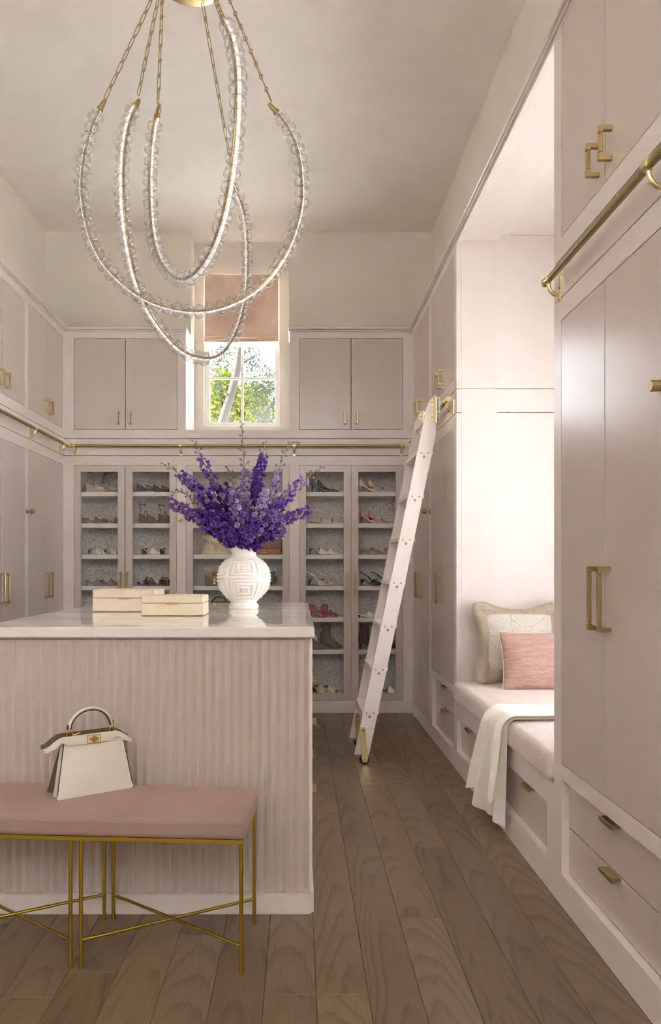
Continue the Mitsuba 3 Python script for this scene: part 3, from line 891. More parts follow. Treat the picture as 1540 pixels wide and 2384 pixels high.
TONES = {'deep': ((0.035, 0.010, 0.11), (0.095, 0.032, 0.28)), 'violet': ((0.070, 0.022, 0.19), (0.175, 0.075, 0.42)), 'mid': ((0.15, 0.075, 0.27), (0.28, 0.165, 0.49)), 'lilac': ((0.27, 0.19, 0.33), (0.43, 0.32, 0.57))}
FLORET = {t: [floret_ply(*c, 10 * i + j, 1.0 - 0.25 * j) for j in range(3)] for i, (t, c) in enumerate(TONES.items())}
BUD = mikit.ply(merge(lathe([(0.0, -0.006), (0.0035, -0.003), (0.0048, 0.001), (0.0035, 0.005), (0.001, 0.0075), (0.0, 0.008)], 7, cap=False)), 'bud', smooth=True)
frng = np.random.default_rng(5)


def frame_to(d, roll):
    d = d / np.linalg.norm(d)
    a = np.array([0, 0, 1.0]) if abs(d[2]) < 0.9 else np.array([1.0, 0, 0])
    u = np.cross(a, d)
    u /= np.linalg.norm(u)
    w = np.cross(d, u)
    c, s = math.cos(roll), math.sin(roll)
    return np.stack([c * u + s * w, -s * u + c * w, d], 1)


def m4(R, t, s=1.0):
    M = np.eye(4)
    M[:3, :3] = R * s
    M[:3, 3] = t
    return T(M)


def delphinium(label, pts, tones, lo=0.25, hi=0.82, buds=0.14, dens=1.0, size=1.0, rad=0.021):
    size, dens, rad = size * 1.28, dens * 1.12, rad * 1.12
    """pts: pixel x, pixel y, depth offset from the vase axis along the visible stem; starts inside the vase."""
    key = thing('delphinium_stem', label, 'flower', 'delphiniums in the vase')
    k0 = np.array([VX + 0.02 * frng.normal(), VY + 0.02 * frng.normal(), ITOP + 0.22])
    q0 = at(*pts[0][:2], VY + pts[0][2])
    mouth = np.array([VX, VY, ITOP + 0.31]) + np.clip((q0 - [VX, VY, ITOP + 0.31]) * [0.25, 0.25, 0], -0.045, 0.045)
    C = catmull([k0, mouth] + [at(x, y, VY + dy) for x, y, dy in pts], 14)
    L = np.concatenate([[0], np.cumsum(np.linalg.norm(np.diff(C, axis=0), axis=1))])
    obj('stem', tube(C, np.linspace(0.0045, 0.0016, len(C)), 7), 'stem_green', key, smooth=True)
    tot = L[-1]
    pos = lambda s: np.array([np.interp(s, L, C[:, a]) for a in range(3)])
    z0 = L[np.argmax(C[:, 2] > ITOP + 0.335)]
    s, ga, n = max(lo * tot, z0), frng.random() * 6, 0
    while s < hi * tot:
        fr = (s / tot - lo) / (hi - lo)
        c = pos(s)
        t = pos(min(s + 0.01, tot)) - pos(s - 0.01)
        t /= np.linalg.norm(t)
        B = frame_to(t, ga)
        out = B[:, 0] * 0.93 + t * 0.30 + 0.14 * frng.normal(size=3)
        r = rad * (1.0 - 0.40 * max(fr, 0)) * (0.85 + 0.3 * frng.random())
        p = c + B[:, 0] * r + 0.003 * frng.normal(size=3)
        rr = math.hypot(p[0] - VX, p[1] - VY)
        if not (p[2] < ITOP + 0.34 and rr < 0.15 and p[2] < ITOP + 0.30):
            tone = tones[min(int((fr + 0.22 * frng.normal()) * len(tones)), len(tones) - 1) if fr > 0 else 0]
            sc = size * (1.08 - 0.42 * max(fr, 0)) * (0.85 + 0.3 * frng.random())
            obj('floret', FLORET[tone][int(frng.integers(0, 3))], None, key, M=m4(frame_to(out, frng.random() * 6), p, sc))
        ga += 2.399
        s += 0.0072 / dens * (0.8 + 0.4 * frng.random())
        n += 1
    while s < tot:
        c = pos(s)
        t = pos(min(s + 0.004, tot)) - pos(s - 0.01)
        t /= np.linalg.norm(t)
        B = frame_to(t, ga)
        q = max(0.0, 1 - (s / tot - hi) / max(1e-6, 1 - hi))
        reach = 0.006 + 0.016 * q
        p = c + B[:, 0] * reach + t * 0.010
        k = obj('bud', BUD, None, key, M=m4(frame_to(B[:, 0] * 0.6 + t, 0), p, 0.85 + 0.5 * q))
        obj('stalk', tube([c, c * 0.4 + p * 0.6 + [0, 0, -0.001], p], 0.0009, 5), 'stem_green', k)
        ga += 2.399
        s += buds * 0.1 * (0.7 + 0.6 * frng.random())
    return key


V_, W_ = 'violet', 'deep'
delphinium('deep violet delphinium spike reaching far to the upper left', [(525, 1215, -.05), (470, 1152, -.07), (420, 1105, -.08), (382, 1080, -.09)], ['deep', V_, V_, 'mid'], 0.30, 0.86, dens=1.35, rad=0.024)
delphinium('lilac delphinium with open spaced blossoms, second tall spike from the left', [(540, 1200, .04), (502, 1130, .05), (474, 1075, .05), (452, 1026, .05)], ['deep', 'deep', V_, 'mid', 'mid'], 0.30, 0.88, dens=0.85)
delphinium('tallest delphinium with a long green budded tip before the window sill', [(571, 1190, .02), (570, 1110, .02), (567, 1050, .02), (563, 985, .02)], ['mid', 'lilac', 'lilac', 'lilac'], 0.34, 0.69, dens=1.1, rad=0.021)
delphinium('dense dark purple delphinium spike right of the tallest one', [(590, 1190, .05), (598, 1130, .07), (608, 1080, .08), (617, 1030, .08)], ['deep', 'deep', V_, V_], 0.30, 0.90, dens=1.4, rad=0.024)
delphinium('pale lilac delphinium with a nodding budded tip at the upper right', [(610, 1200, .0), (637, 1130, .0), (655, 1080, .0), (668, 1045, .0), (680, 1030, .0), (697, 1036, .0)], ['mid', 'lilac', 'lilac', 'lilac'], 0.28, 0.72, dens=0.95)
delphinium('lilac delphinium leaning far to the right with its tip beside the black pumps', [(615, 1225, -.05), (660, 1165, -.07), (705, 1120, -.08), (728, 1102, -.08), (752, 1088, -.08)], ['mid', 'mid', V_, 'lilac'], 0.32, 0.84, dens=1.2, rad=0.023)
delphinium('lowest delphinium on the right, nearly level', [(610, 1240, -.06), (655, 1213, -.10), (698, 1195, -.11), (736, 1183, -.11)], [V_, 'mid', 'mid', V_], 0.22, 0.94, dens=1.15, rad=0.022)
delphinium('delphinium on the left with a green drooping tip', [(520, 1235, .02), (470, 1185, .04), (440, 1155, .05), (415, 1142, .05), (401, 1152, .05)], ['deep', V_], 0.22, 0.5, buds=0.10, dens=1.0)
delphinium('lowest lilac delphinium on the left, nearly level', [(525, 1245, -.05), (475, 1215, -.09), (425, 1185, -.10), (392, 1168, -.10), (366, 1166, -.10)], ['deep', V_, 'mid', 'mid'], 0.24, 0.90, dens=1.25, rad=0.024)
delphinium('short delphinium with brownish buds standing in the middle', [(552, 1180, .08), (545, 1130, .09), (538, 1100, .09), (526, 1089, .09)], ['deep', 'lilac', 'lilac'], 0.25, 0.72, buds=0.12, dens=0.9, size=0.85)
delphinium('lilac delphinium leaning towards the camera, right of the middle', [(590, 1225, -.10), (610, 1175, -.14), (622, 1140, -.15)], [V_, 'mid', 'lilac', 'lilac'], 0.25, 0.98, dens=1.35, rad=0.025)
delphinium('purple delphinium leaning towards the camera, left of the middle', [(560, 1225, -.11), (548, 1170, -.15), (542, 1135, -.15)], ['deep', 'mid', 'lilac', 'mid'], 0.25, 0.98, dens=1.25, rad=0.024)
delphinium('short dark purple delphinium at the lower left of the bunch', [(540, 1235, -.08), (505, 1215, -.12), (468, 1180, -.12)], ['deep', V_, V_, 'deep'], 0.22, 0.98, dens=1.35, rad=0.026, size=1.1)
delphinium('short purple delphinium at the lower right of the bunch', [(590, 1240, -.09), (622, 1222, -.13), (650, 1190, -.14)], ['deep', V_, 'mid', 'mid'], 0.22, 0.98, dens=1.3, rad=0.025, size=1.05)
delphinium('short dark delphinium hanging over the front of the vase rim', [(575, 1245, -.10), (583, 1225, -.14), (592, 1205, -.16)], ['deep', V_, V_], 0.2, 0.98, dens=1.4, rad=0.028, size=1.05)
delphinium('short violet delphinium hanging low over the left of the vase rim', [(545, 1250, -.07), (520, 1240, -.11), (492, 1222, -.12)], ['deep', V_, V_], 0.2, 0.98, dens=1.4, rad=0.028, size=1.05)
delphinium('short dark delphinium low over the right of the vase rim', [(592, 1255, -.04), (625, 1245, -.06), (662, 1228, -.07)], ['deep', 'deep', V_, 'mid'], 0.2, 0.98, dens=1.3, rad=0.026, size=1.05)
delphinium('dark delphinium at the back of the bunch', [(560, 1215, .10), (545, 1170, .14), (520, 1130, .15)], ['deep', 'deep', V_], 0.2, 0.98, dens=1.2, rad=0.026)

# ------------------------------------------------------------------ upholstered bench
def velvet_fn(p, n, uv):
    a = fbm(p.x * 5, p.y * 5, p.z * 5, 3)
    return mix((0.285, 0.192, 0.166), (0.335, 0.232, 0.203), a)


mat('velvet', mikit.proc(velvet_fn), 0.75, spec=0.2, sheen=0.8, sheen_tint=0.6)
bench = thing('bench', 'long dusty pink velvet bench on gold legs in front of the island', 'bench')
BA = math.atan2(2.303 - 2.336, 0.502)                   # the bench stands slightly askew
BO = np.array([-0.175, 2.303, 0.0])                     # front right leg
ub = np.array([math.cos(BA), math.sin(BA), 0])
vb = np.array([-math.sin(BA), math.cos(BA), 0])
bp_ = lambda a, b, z: BO + ub * a + vb * b + [0, 0, z]
LEN, DEP, GAPB = 0.502, 0.325, 0.033
fz = 0.405
lr = 0.0065
for mod in range(2):
    ar = -mod * (LEN + GAPB)
    al = ar - LEN
    cs = [(al, 0), (ar, 0), (al, DEP), (ar, DEP)]
    for a, b in cs:
        obj('leg', tube([bp_(a, b, 0.0), bp_(a, b, fz)], lr, 12), 'gold_leaf', bench, smooth=40)
    for (a, b), (c, d) in ((cs[0], cs[3]), (cs[1], cs[2])):
        obj('stretcher', tube([bp_(a, b, 0.087), bp_((a + c) / 2, (b + d) / 2, 0.087), bp_(c, d, 0.087)], 0.0052, 10), 'gold_leaf', bench, smooth=40)
AL = -2 * LEN - GAPB


def bar(a0, b0, a1, b1, z0, z1):
    m = box(a0, a1, b0, b1, z0, z1, 0.0015)
    return (BO + m[0][:, :1] * ub + m[0][:, 1:2] * vb + m[0][:, 2:] * np.array([0, 0, 1.0]), m[1])


obj('frame', merge(bar(AL - 0.007, -0.007, 0.007, 0.007, 0.398, 0.412), bar(AL - 0.007, DEP - 0.007, 0.007, DEP + 0.007, 0.398, 0.412),
                   bar(-0.007, 0.0, 0.007, DEP, 0.398, 0.412), bar(AL - 0.007, 0.0, AL + 0.007, DEP, 0.398, 0.412)), 'gold_leaf', bench)
v, f = rbox(-AL / 2 + 0.013, DEP / 2 + 0.014, 0.031, 0.016, 26, 5)
crownf = (1 - (v[:, 0] / (-AL / 2 + 0.013)) ** 6) * (1 - (v[:, 1] / (DEP / 2 + 0.014)) ** 4)
v = v.copy()
v[:, 2] += 0.010 * np.clip(crownf, 0, 1) * (v[:, 2] > 0)
ctr = bp_(AL / 2, DEP / 2, 0.412 + 0.031)
v = ctr + v[:, :1] * ub + v[:, 1:2] * vb + v[:, 2:] * np.array([0, 0, 1.0])
obj('cushion', (v, f), 'velvet', bench, smooth=True, label='dusty pink velvet cushion')
obj('cushion_seam', tube([bp_(AL - 0.010, -0.0132, 0.459), bp_(AL / 2, -0.0137, 0.459), bp_(0.010, -0.0132, 0.459), bp_(0.0125, -0.006, 0.459), bp_(0.0128, DEP / 2, 0.459), bp_(0.0125, DEP, 0.459)], 0.0013, 6), 'velvet', bench, smooth=True)
BTOP = 0.4735

# ------------------------------------------------------------------ handbag on the bench
mat('leather_white', (0.64, 0.605, 0.53), 0.38, spec=0.45)
mat('leather_brown', (0.115, 0.075, 0.045), 0.45, spec=0.45)
mat('leather_edge', (0.045, 0.03, 0.025), 0.5)
mat('hardware_gold', (0.75, 0.50, 0.15), 0.22, 1.0)
bag = thing('handbag', 'white leather top-handle handbag with a gold turn lock on the pink bench', 'handbag')
g0, g1 = np.array([-0.790, 2.455]), np.array([-0.572, 2.606])
gl = np.linalg.norm(g1 - g0)
gu = (g1 - g0) / gl
gv = np.array([-gu[1], gu[0]])
GZ = BTOP + 0.0005


def gb(m):
    """Bag frame: a along its width from the left front corner, b towards the back, c up."""
    v = np.asarray(m[0])
    xy = g0 + v[:, :1] * gu + v[:, 1:2] * gv
    return np.hstack([xy, v[:, 2:] + GZ]), m[1]


GH, GD = 0.186, 0.110                                   # height to the bar, depth at the base
lean = 0.040


def side_panel(sgn, y_base, y_top, thick, inset=0.0):
    """A trapezoid leather panel with rounded lower corners, slightly bellied."""
    nu, nv = 25, 22
    u, c = np.meshgrid(np.linspace(-1, 1, nu), np.linspace(0, 1, nv))
    half = (gl / 2 - inset) * (1 - 0.23 * c ** 1.05)
    lowr = 0.02 * np.clip((np.abs(u) - 0.86) / 0.14, 0, 1) ** 2 * (1 - np.clip(c / 0.15, 0, 1))
    x = gl / 2 + half * u + 0.006 * c
    y = y_base + (y_top - y_base) * c + sgn * 0.010 * (1 - u ** 2) * np.sin(PI * np.clip(c * 1.1, 0, 1))
    z = GH * c + lowr * 0.7
    return shell(np.stack([x, y, z], -1), thick)


obj('front_panel', gb(side_panel(-1, 0.0, lean, 0.003)), 'leather_white', bag, smooth=40)
obj('back_panel', gb(side_panel(1, GD, GD - lean, 0.003)), 'leather_brown', bag, smooth=40, label='brown leather back panel')
# piping round the front panel edge
ed = []
for c in np.linspace(1, 0.06, 14):
    ed.append((gl / 2 - gl / 2 * (1 - 0.23 * c ** 1.05) + 0.006 * c, lean * c - 0.001, GH * c))
ed += [(0.004, 0, 0.006), (0.012, 0, 0.001)]
ed += [(x, 0, 0.001) for x in np.linspace(0.03, gl - 0.03, 10)] + [(gl - 0.012, 0, 0.001), (gl - 0.004, 0, 0.006)]
for c in np.linspace(0.06, 1, 14):
    ed.append((gl / 2 + gl / 2 * (1 - 0.23 * c ** 1.05) + 0.006 * c, lean * c - 0.001, GH * c))
obj('edge_piping', gb(tube(np.array(ed), 0.0017, 6)), 'leather_edge', bag, smooth=True)


def gusset(xs, off, inset):
    c = np.linspace(0, 1, 16)[:, None]
    b = np.linspace(0, 1, 9)[None, :]
    half = (gl / 2 - 0.004) * (1 - 0.23 * c ** 1.05)
    x = gl / 2 + xs * half - xs * 0.020 * np.sin(b * PI) * (1 - 0.3 * c) * inset + 0.006 * c
    y0, y1 = lean * c, GD - lean * c
    y = y0 + (y1 - y0) * b
    return shell(np.stack(np.broadcast_arrays(x, y, GH * c + 0 * b), -1), 0.002)


obj('gusset', gb(gusset(-1, 0, 1.0)), 'leather_brown', bag, smooth=40, label='brown leather side gusset')
obj('gusset', gb(gusset(1, 0, 1.0)), 'leather_brown', bag, smooth=40, label='brown leather side gusset')
obj('inner_flap', gb(move(side_panel(-1, 0.0, lean - 0.012, 0.003, 0.004), (-0.004, 0.040, 0.002))), 'leather_white', bag, smooth=40)
obj('bottom', gb(box(0.006, gl - 0.006, 0.001, GD - 0.001, 0.0, 0.003)), 'leather_brown', bag)
# the frame bar with drooping scalloped ends
def flap(y, t, h0=0.155, droop=0.0):
    xs_ = np.linspace(-0.030, gl + 0.006, 45)
    m = gl / 2 - 0.010
    d = np.clip((np.abs(xs_ - m) - 0.092) / 0.05, 0, 1)
    top = GH + 0.020 - 0.030 * d ** 1.4
    bot = h0 + 0.020 + 0.0 * d - 0.014 * d ** 2 + 0.012 * np.sin(np.clip((np.abs(xs_ - m) - 0.078) / 0.035, 0, 1) * PI)
    bot = np.minimum(bot, top - 0.010)
    P = np.stack([np.stack([xs_, np.full_like(xs_, y) - 0.004 * (1 - k) , bot + (top - bot) * k], -1) for k in np.linspace(0, 1, 6)], 0)
    return shell(P, t)


obj('bar_flap', gb(flap(lean - 0.004, 0.005)), 'leather_white', bag, smooth=40)
obj('bar_flap_back', gb(move(flap(GD - lean + 0.004, 0.005), (0.0, 0, 0.006))), 'leather_brown', bag, smooth=40, label='brown leather back bar')
obj('bar_top', gb(box(0.025, gl - 0.045, lean - 0.002, GD - lean + 0.002, GH + 0.010, GH + 0.014)), 'leather_brown', bag)
for sx in (-0.021, gl - 0.002):
    obj('stud', gb(lathe([(0.0, -0.003), (0.0025, -0.0025), (0.0035, 0.0)], 10, (sx, lean - 0.008, 0.178), 'y', cap=False)), 'hardware_gold', bag, smooth=True)
hx = gl / 2 + 0.0
lock = obj('lock_plate', gb(box(hx - 0.020, hx + 0.024, lean - 0.0125, lean - 0.0075, GH - 0.010, GH + 0.016, 0.001)), 'leather_white', bag)
obj('lock_frame', gb(merge(box(hx - 0.0215, hx - 0.0195, lean - 0.0135, lean - 0.008, GH - 0.0115, GH + 0.0175), box(hx + 0.0235, hx + 0.0255, lean - 0.0135, lean - 0.008, GH - 0.0115, GH + 0.0175),
                           box(hx - 0.0215, hx + 0.0255, lean - 0.0135, lean - 0.008, GH - 0.0115, GH - 0.0098), box(hx - 0.0215, hx + 0.0255, lean - 0.0135, lean - 0.008, GH + 0.0158, GH + 0.0175))), 'hardware_gold', lock)
obj('turn_lock', gb(merge(box(hx - 0.013, hx + 0.017, lean - 0.0165, lean - 0.011, GH - 0.002, GH + 0.0085, 0.001), box(hx - 0.0035, hx + 0.0075, lean - 0.020, lean - 0.011, GH - 0.008, GH + 0.0145, 0.0015))), 'hardware_gold', lock)
# handle
hc = np.linspace(0.06, PI - 0.06, 26)
HM = gl / 2 + 0.0
arc = np.stack([HM - 0.075 * np.cos(hc), np.full_like(hc, GD / 2), GH + 0.036 + 0.068 * np.sin(hc)], -1)
hv = []
for t, p in zip(hc, arc):
    rad_ = np.array([-math.cos(t), 0, math.sin(t)])
    a = np.linspace(0, 2 * PI, 11)[:-1]
    hv.append(p + 0.0048 * np.cos(a)[:, None] * rad_ + 0.0085 * np.sin(a)[:, None] * np.array([0, 1.0, 0]))
hd = obj('handle', gb(merge(grid(np.array(hv), True))), 'leather_white', bag, smooth=True)
inn = [p - 0.0052 * np.array([-math.cos(t), 0, math.sin(t)]) for t, p in zip(hc, arc)]
obj('lining', gb(tube(np.array(inn), 0.0040, 6)), 'leather_edge', hd, smooth=True)
for sx in (-1, 1):
    cx_ = HM + sx * 0.074
    tt = np.linspace(0, 2 * PI, 18)[:-1]
    ring = np.stack([cx_ + 0.010 * np.cos(tt), np.full_like(tt, GD / 2 - 0.008), GH + 0.024 + 0.011 * np.sin(tt)], -1)
    ring2 = np.stack([cx_ + 0.003 * np.cos(tt), GD / 2 - 0.008 + 0.006 * np.cos(tt), GH + 0.036 + 0.009 * np.sin(tt)], -1)
    obj('handle_ring', gb(merge(tube(ring, 0.0019, 7, closed=True), tube(ring2, 0.0017, 7, closed=True))), 'hardware_gold', bag, smooth=True)
    obj('handle_tip', gb(lathe([(0.005, -0.008), (0.007, -0.004), (0.007, 0.004), (0.005, 0.008)], 10, (cx_ + sx * 0.001, GD / 2, GH + 0.046))), 'leather_edge', bag, smooth=40)
obj('clasp', gb(merge(tube([(HM - 0.064, GD / 2 - 0.016, GH + 0.022), (HM - 0.050, GD / 2 - 0.018, GH + 0.026), (HM - 0.042, GD / 2 - 0.018, GH + 0.030)], 0.0022, 7))), 'hardware_gold', bag, smooth=True)

# ------------------------------------------------------------------ ladder
ladder = thing('ladder', 'white rolling library ladder leaning on the right-hand cabinets', 'ladder')
LYN, LYF = 4.76, 5.215
th_ = 0.026
def lad(px, py):
    q = at(px, py, LYN)
    return q[0], q[2]


b0x, b0z = lad(825.5, 1757)
e1x, e1z = lad(988.9, 974.6)
sl = (e1x - b0x) / (e1z - b0z)
wid = 0.0935                                            # horizontal width of a stile
tipx, tipz = lad(1016.5, 917.5)
prof = [(b0x, b0z), (b0x + wid, b0z)]
bxr, bzr = lad(1012.5, 1010)
prof += [(tipx - 0.004, b0z + (tipx - 0.004 - b0x - wid) / sl), (tipx, tipz)]
cz = np.linspace(0, 1, 9)
p0, p1, p2 = np.array([tipx, tipz]), np.array([tipx - 0.065, tipz - 0.045]), np.array([e1x, e1z])
prof += [tuple((1 - t) ** 2 * p0 + 2 * t * (1 - t) * p1 + t * t * p2) for t in cz[1:]]
for y in (LYN, LYF):
    obj('stile', extrude(prof, y, y + th_), 'ladder_paint', ladder)
SCREW = mikit.ply(lathe([(0.0, -0.0018), (0.0045, -0.0018), (0.0058, 0.0)], 10, axis='y', cap=False), 'screw')
for i in range(7):
    z = 1.966 - 0.2745 * i
    cx_ = b0x + (z - b0z) * sl + wid / 2
    tr = obj('tread', box(cx_ - 0.054, cx_ + 0.054, LYN + th_, LYF, z - 0.010, z + 0.012, 0.004), 'ladder_paint', ladder)
    obj('nosing', merge(box(cx_ - 0.054, cx_ - 0.045, LYN + 0.006, LYF + 0.012, z - 0.010, z + 0.012, 0.004), box(cx_ + 0.045, cx_ + 0.054, LYN + 0.006, LYF + 0.012, z - 0.010, z + 0.012, 0.004)), 'ladder_paint', tr)
    for dx, dz, s in ((-0.022, 0.0, 1), (0.022, 0.0, 1), (0.0 - 0.004, -0.0235, 1.5)):
        obj('screw', SCREW, None, ladder, M=T().translate([cx_ + dx, LYN, z + dz]).scale([s, 1, s]), label='brass screw')
        if dz < 0:
            obj('screw', SCREW, None, ladder, M=T().translate([cx_ + dx - 0.004, LYF - 0.0002, z + dz - 0.01]), label='brass screw')
q = lad(1003, 990)
obj('dowel', tube([(q[0] - 0.014, LYN + th_, 2.185), (q[0] - 0.014, LYF, 2.185)], 0.011, 14), 'ladder_paint', ladder, smooth=40)
PJ = 0.045
RAILZ, RAILX = 2.278, XR - PJ
for y, out in ((LYN, -1), (LYF, 1)):
    ys = y if out < 0 else y
    hw = []
    for pcx, pcy in ((1005.5, 937), (1005.5, 972)):
        cx_, cz_ = at(pcx + 4, pcy, LYN)[[0, 2]]
        hw.append(extrude([(cx_ + 0.020 * math.cos(a), cz_ + 0.026 * math.sin(a)) for a in np.linspace(PI / 2, 3 * PI / 2, 12)], ys - 0.004, ys))
    xa, za = at(1015.5, 985, LYN)[[0, 2]]
    xb, zb = at(1015.5, 926, LYN)[[0, 2]]
    br = obj('rail_bracket', merge(*hw, box(xa - 0.013, xa + 0.004, ys - 0.010, ys, za, zb, 0.003), tube([(xa + 0.004, ys - 0.006, za), (xa + 0.004, ys - 0.006, zb)], 0.0075, 12)), 'brass_polished', ladder, label='polished brass hook bracket')
    obj('hook', merge(tube([(xa + 0.006, ys - 0.004, 2.315), (xa + 0.022, ys - 0.004, 2.315)], 0.007, 10), tube([(xa + 0.006, ys - 0.004, 2.225), (xa + 0.022, ys - 0.004, 2.225)], 0.007, 10),
                      box(xa + 0.018, xa + 0.026, ys - 0.014, ys + 0.006, 2.218, 2.322, 0.002), box(xa + 0.024, RAILX + 0.0, ys - 0.006, ys + 0.0, 2.284, 2.292, 0.001),
                      box(xa + 0.024, RAILX - 0.012, ys - 0.006, ys + 0.0, 2.246, 2.256, 0.001)), 'brass_polished', br, smooth=30)
    for pcy in (937, 972):
        sx, sz = at(1006.5, pcy, LYN)[[0, 2]]
        obj('screw', SCREW, None, br, M=T().translate([sx, ys - 0.004, sz]))
    # caster at the foot
    R_, fx = 0.032, 0.409
    wx, wy = 0.4175, ys - 0.016
    plate = [(fx - 0.017, 0.222), (fx - 0.012, 0.234), (fx, 0.239), (fx + 0.011, 0.234), (fx + 0.016, 0.222), (fx + 0.014, 0.195), (fx + 0.017, 0.168), (fx + 0.018, 0.135), (fx + 0.024, 0.105), (fx + 0.030, 0.085),
             (fx + 0.031, 0.040), (fx + 0.024, 0.016), (fx - 0.002, 0.016), (fx - 0.010, 0.045), (fx - 0.010, 0.095), (fx - 0.016, 0.120), (fx - 0.017, 0.165), (fx - 0.021, 0.195)]
    cst = obj('caster', merge(extrude(plate, ys - 0.033, ys - 0.027), box(fx - 0.012, fx + 0.012, ys - 0.028, ys - 0.0005, 0.185, 0.232, 0.003)), 'brass_polished', ladder, label='polished brass caster plate')
    obj('wheel', lathe([(0.0, -0.009), (R_ - 0.004, -0.009), (R_, -0.006), (R_, 0.006), (R_ - 0.004, 0.009), (0.0, 0.009)], 28, (wx, wy, R_), 'y', cap=False), 'rubber', cst, smooth=30, label='black rubber wheel')
    obj('axle', merge(tube([(wx - 0.030, ys - 0.016, R_ + 0.016), (wx + 0.030, ys - 0.016, R_ + 0.016)], 0.003, 8), lathe([(0.0, -0.020), (0.005, -0.019), (0.006, -0.016)], 12, (wx, ys - 0.017, R_), 'y')), 'brass', cst)
    obj('screw', SCREW, None, cst, M=T().translate([fx, ys - 0.033, 0.215]).scale(1.6))

# ------------------------------------------------------------------ ladder rails
def rail_bracket_mesh():
    """On y = 0 (wall), ring at y = -0.06, z = 0; plate below."""
    tt = np.linspace(0, PI / 2, 10)
    arm = [(0, -PJ, -0.014)] + [(0, -PJ + (PJ - 0.010) * (1 - math.cos(t)), -0.016 - 0.042 * math.sin(t)) for t in tt]
    return merge(box(-0.0075, 0.0075, -0.006, -0.0002, -0.080, 0.012, 0.002), tube(arm, [0.0085] + [0.0075] * 10, 10),
                 lathe([(0.0, -0.012), (0.0165, -0.012), (0.0165, 0.012), (0.0, 0.012)], 20, (0, -PJ, 0), 'x', cap=False),
                 tube([(0, -PJ, 0), (0, -PJ, 0.02)], 0.005, 8))


BRK = mikit.ply(rail_bracket_mesh(), 'brass_polished', smooth=35)
SCR2 = mikit.ply(lathe([(0.0, -0.0085), (0.003, -0.0085), (0.0042, -0.006)], 8, axis='y', cap=False), 'screw')


def rail(label, wall, u0, u1, z, brackets, ends=(True, True)):
    key = thing('ladder_rail', label, 'rail')
    tp = MAPS[wall]
    r = 0.0125
    obj('tube', tp(tube([(u0, -PJ, z), (u1, -PJ, z)], r, 20)), 'brass_satin', key, smooth=40)
    for u, on, s in ((u0, ends[0], -1), (u1, ends[1], 1)):
        if on:
            m = lathe([(0.0, -0.004), (0.017, -0.004), (0.0195, 0.0), (0.0195, 0.006), (0.017, 0.010), (0.0, 0.010)], 22, (0, 0, 0), 'x', cap=False)
            obj('end_cap', tp(move(m, (u - 0.003, -PJ, z))), 'brass_polished', key, smooth=30)
    for u in brackets:
        k = obj('bracket', BRK, None, key, M=place(wall, u, z))
        for dz in (-0.072, -0.03):
            obj('screw', SCR2, None, k, M=place(wall, u, z + dz))
    return key


rail('brass ladder rail along the back wall above the shoe cabinets', 'back', bx(167.5), bx(940.5), bz(1040), [bx(176), bx(422), bx(685.5), bx(934)])
rail('brass ladder rail on the left wall', 'left', 3.2, 6.33, 2.267, [6.24, 5.56, 4.3])
rail('brass ladder rail on the far right wall that carries the ladder', 'right', 4.625, 6.20, RAILZ, [4.69, 5.45, 6.14])
rail('brass ladder rail at the upper right of the photo', 'right', 0.6, 2.80, 2.306, [2.772, 1.98, 1.0])

# ------------------------------------------------------------------ chandelier
def seed_fn(p, n, uv):
    a = smoothstep(0.62, 0.80, noise(p.x * 260, p.y * 260, p.z * 260))
    b = fbm(p.x * 70, p.y * 70, p.z * 70, 2)
    return 0.035 + 0.06 * b + 0.16 * a


mat('bead_seeds', (0.86, 0.85, 0.83), 0.12, spec=0.9)
scene['bead_glass'] = {'type': 'blendbsdf', 'weight': mikit.proc(seed_fn), 'a': {'type': 'thindielectric', 'int_ior': 1.62}, 'b': {'type': 'ref', 'id': 'bead_seeds'}}
LED = {'type': 'area', 'radiance': rgb(0.0056, 0.0051, 0.0050)}
mat('led_tube', (0.80, 0.76, 0.74), 0.3, spec=0.5)
YC = 3.78
K_ = 3925.0
ZE = EYE + K_ / F
chand = thing('chandelier', 'large chandelier of three looping glass-bead strands hung on brass chains', 'chandelier')
cc = at(448, 17, YC + 0.17)
cc[0] = (448 - CX) / F * YC
CXc = cc[0]
obj('canopy', lathe([(0.0, -0.006), (0.11, -0.005), (0.165, 0.0), (0.174, 0.004), (0.176, 0.012), (0.176, CEIL - cc[2] - 0.001)], 64, (CXc, YC, cc[2]), cap=False), 'brass', chand, smooth=40)
ENDS = {'A': (235, 250, K_ / 1070), 'B': (317, 245, K_ / 1074), 'C': (367, 266, K_ / 1054), 'D': (641, 258, K_ / 1062), 'E': (522, 48, 3.095), 'F': (548, 440, 4.475)}


def long_link(L=0.058, w=0.0085, r=0.0022):
    t = np.linspace(0, 2 * PI, 26, endpoint=False)
    c, s = np.cos(t), np.sin(t)
    x = w * c
    z = w * s + np.sign(s) * (L / 2 - w)
    return tube(np.stack([x, 0 * x, z], -1), r, 7, closed=True)


def ring_link(R=0.0105, r=0.0020):
    t = np.linspace(0, 2 * PI, 16, endpoint=False)
    return tube(np.stack([R * np.cos(t), 0 * t, R * np.sin(t)], -1), r, 7, closed=True)


LL, RL = mikit.ply(long_link(), 'brass', smooth=True), mikit.ply(ring_link(), 'brass', smooth=True)


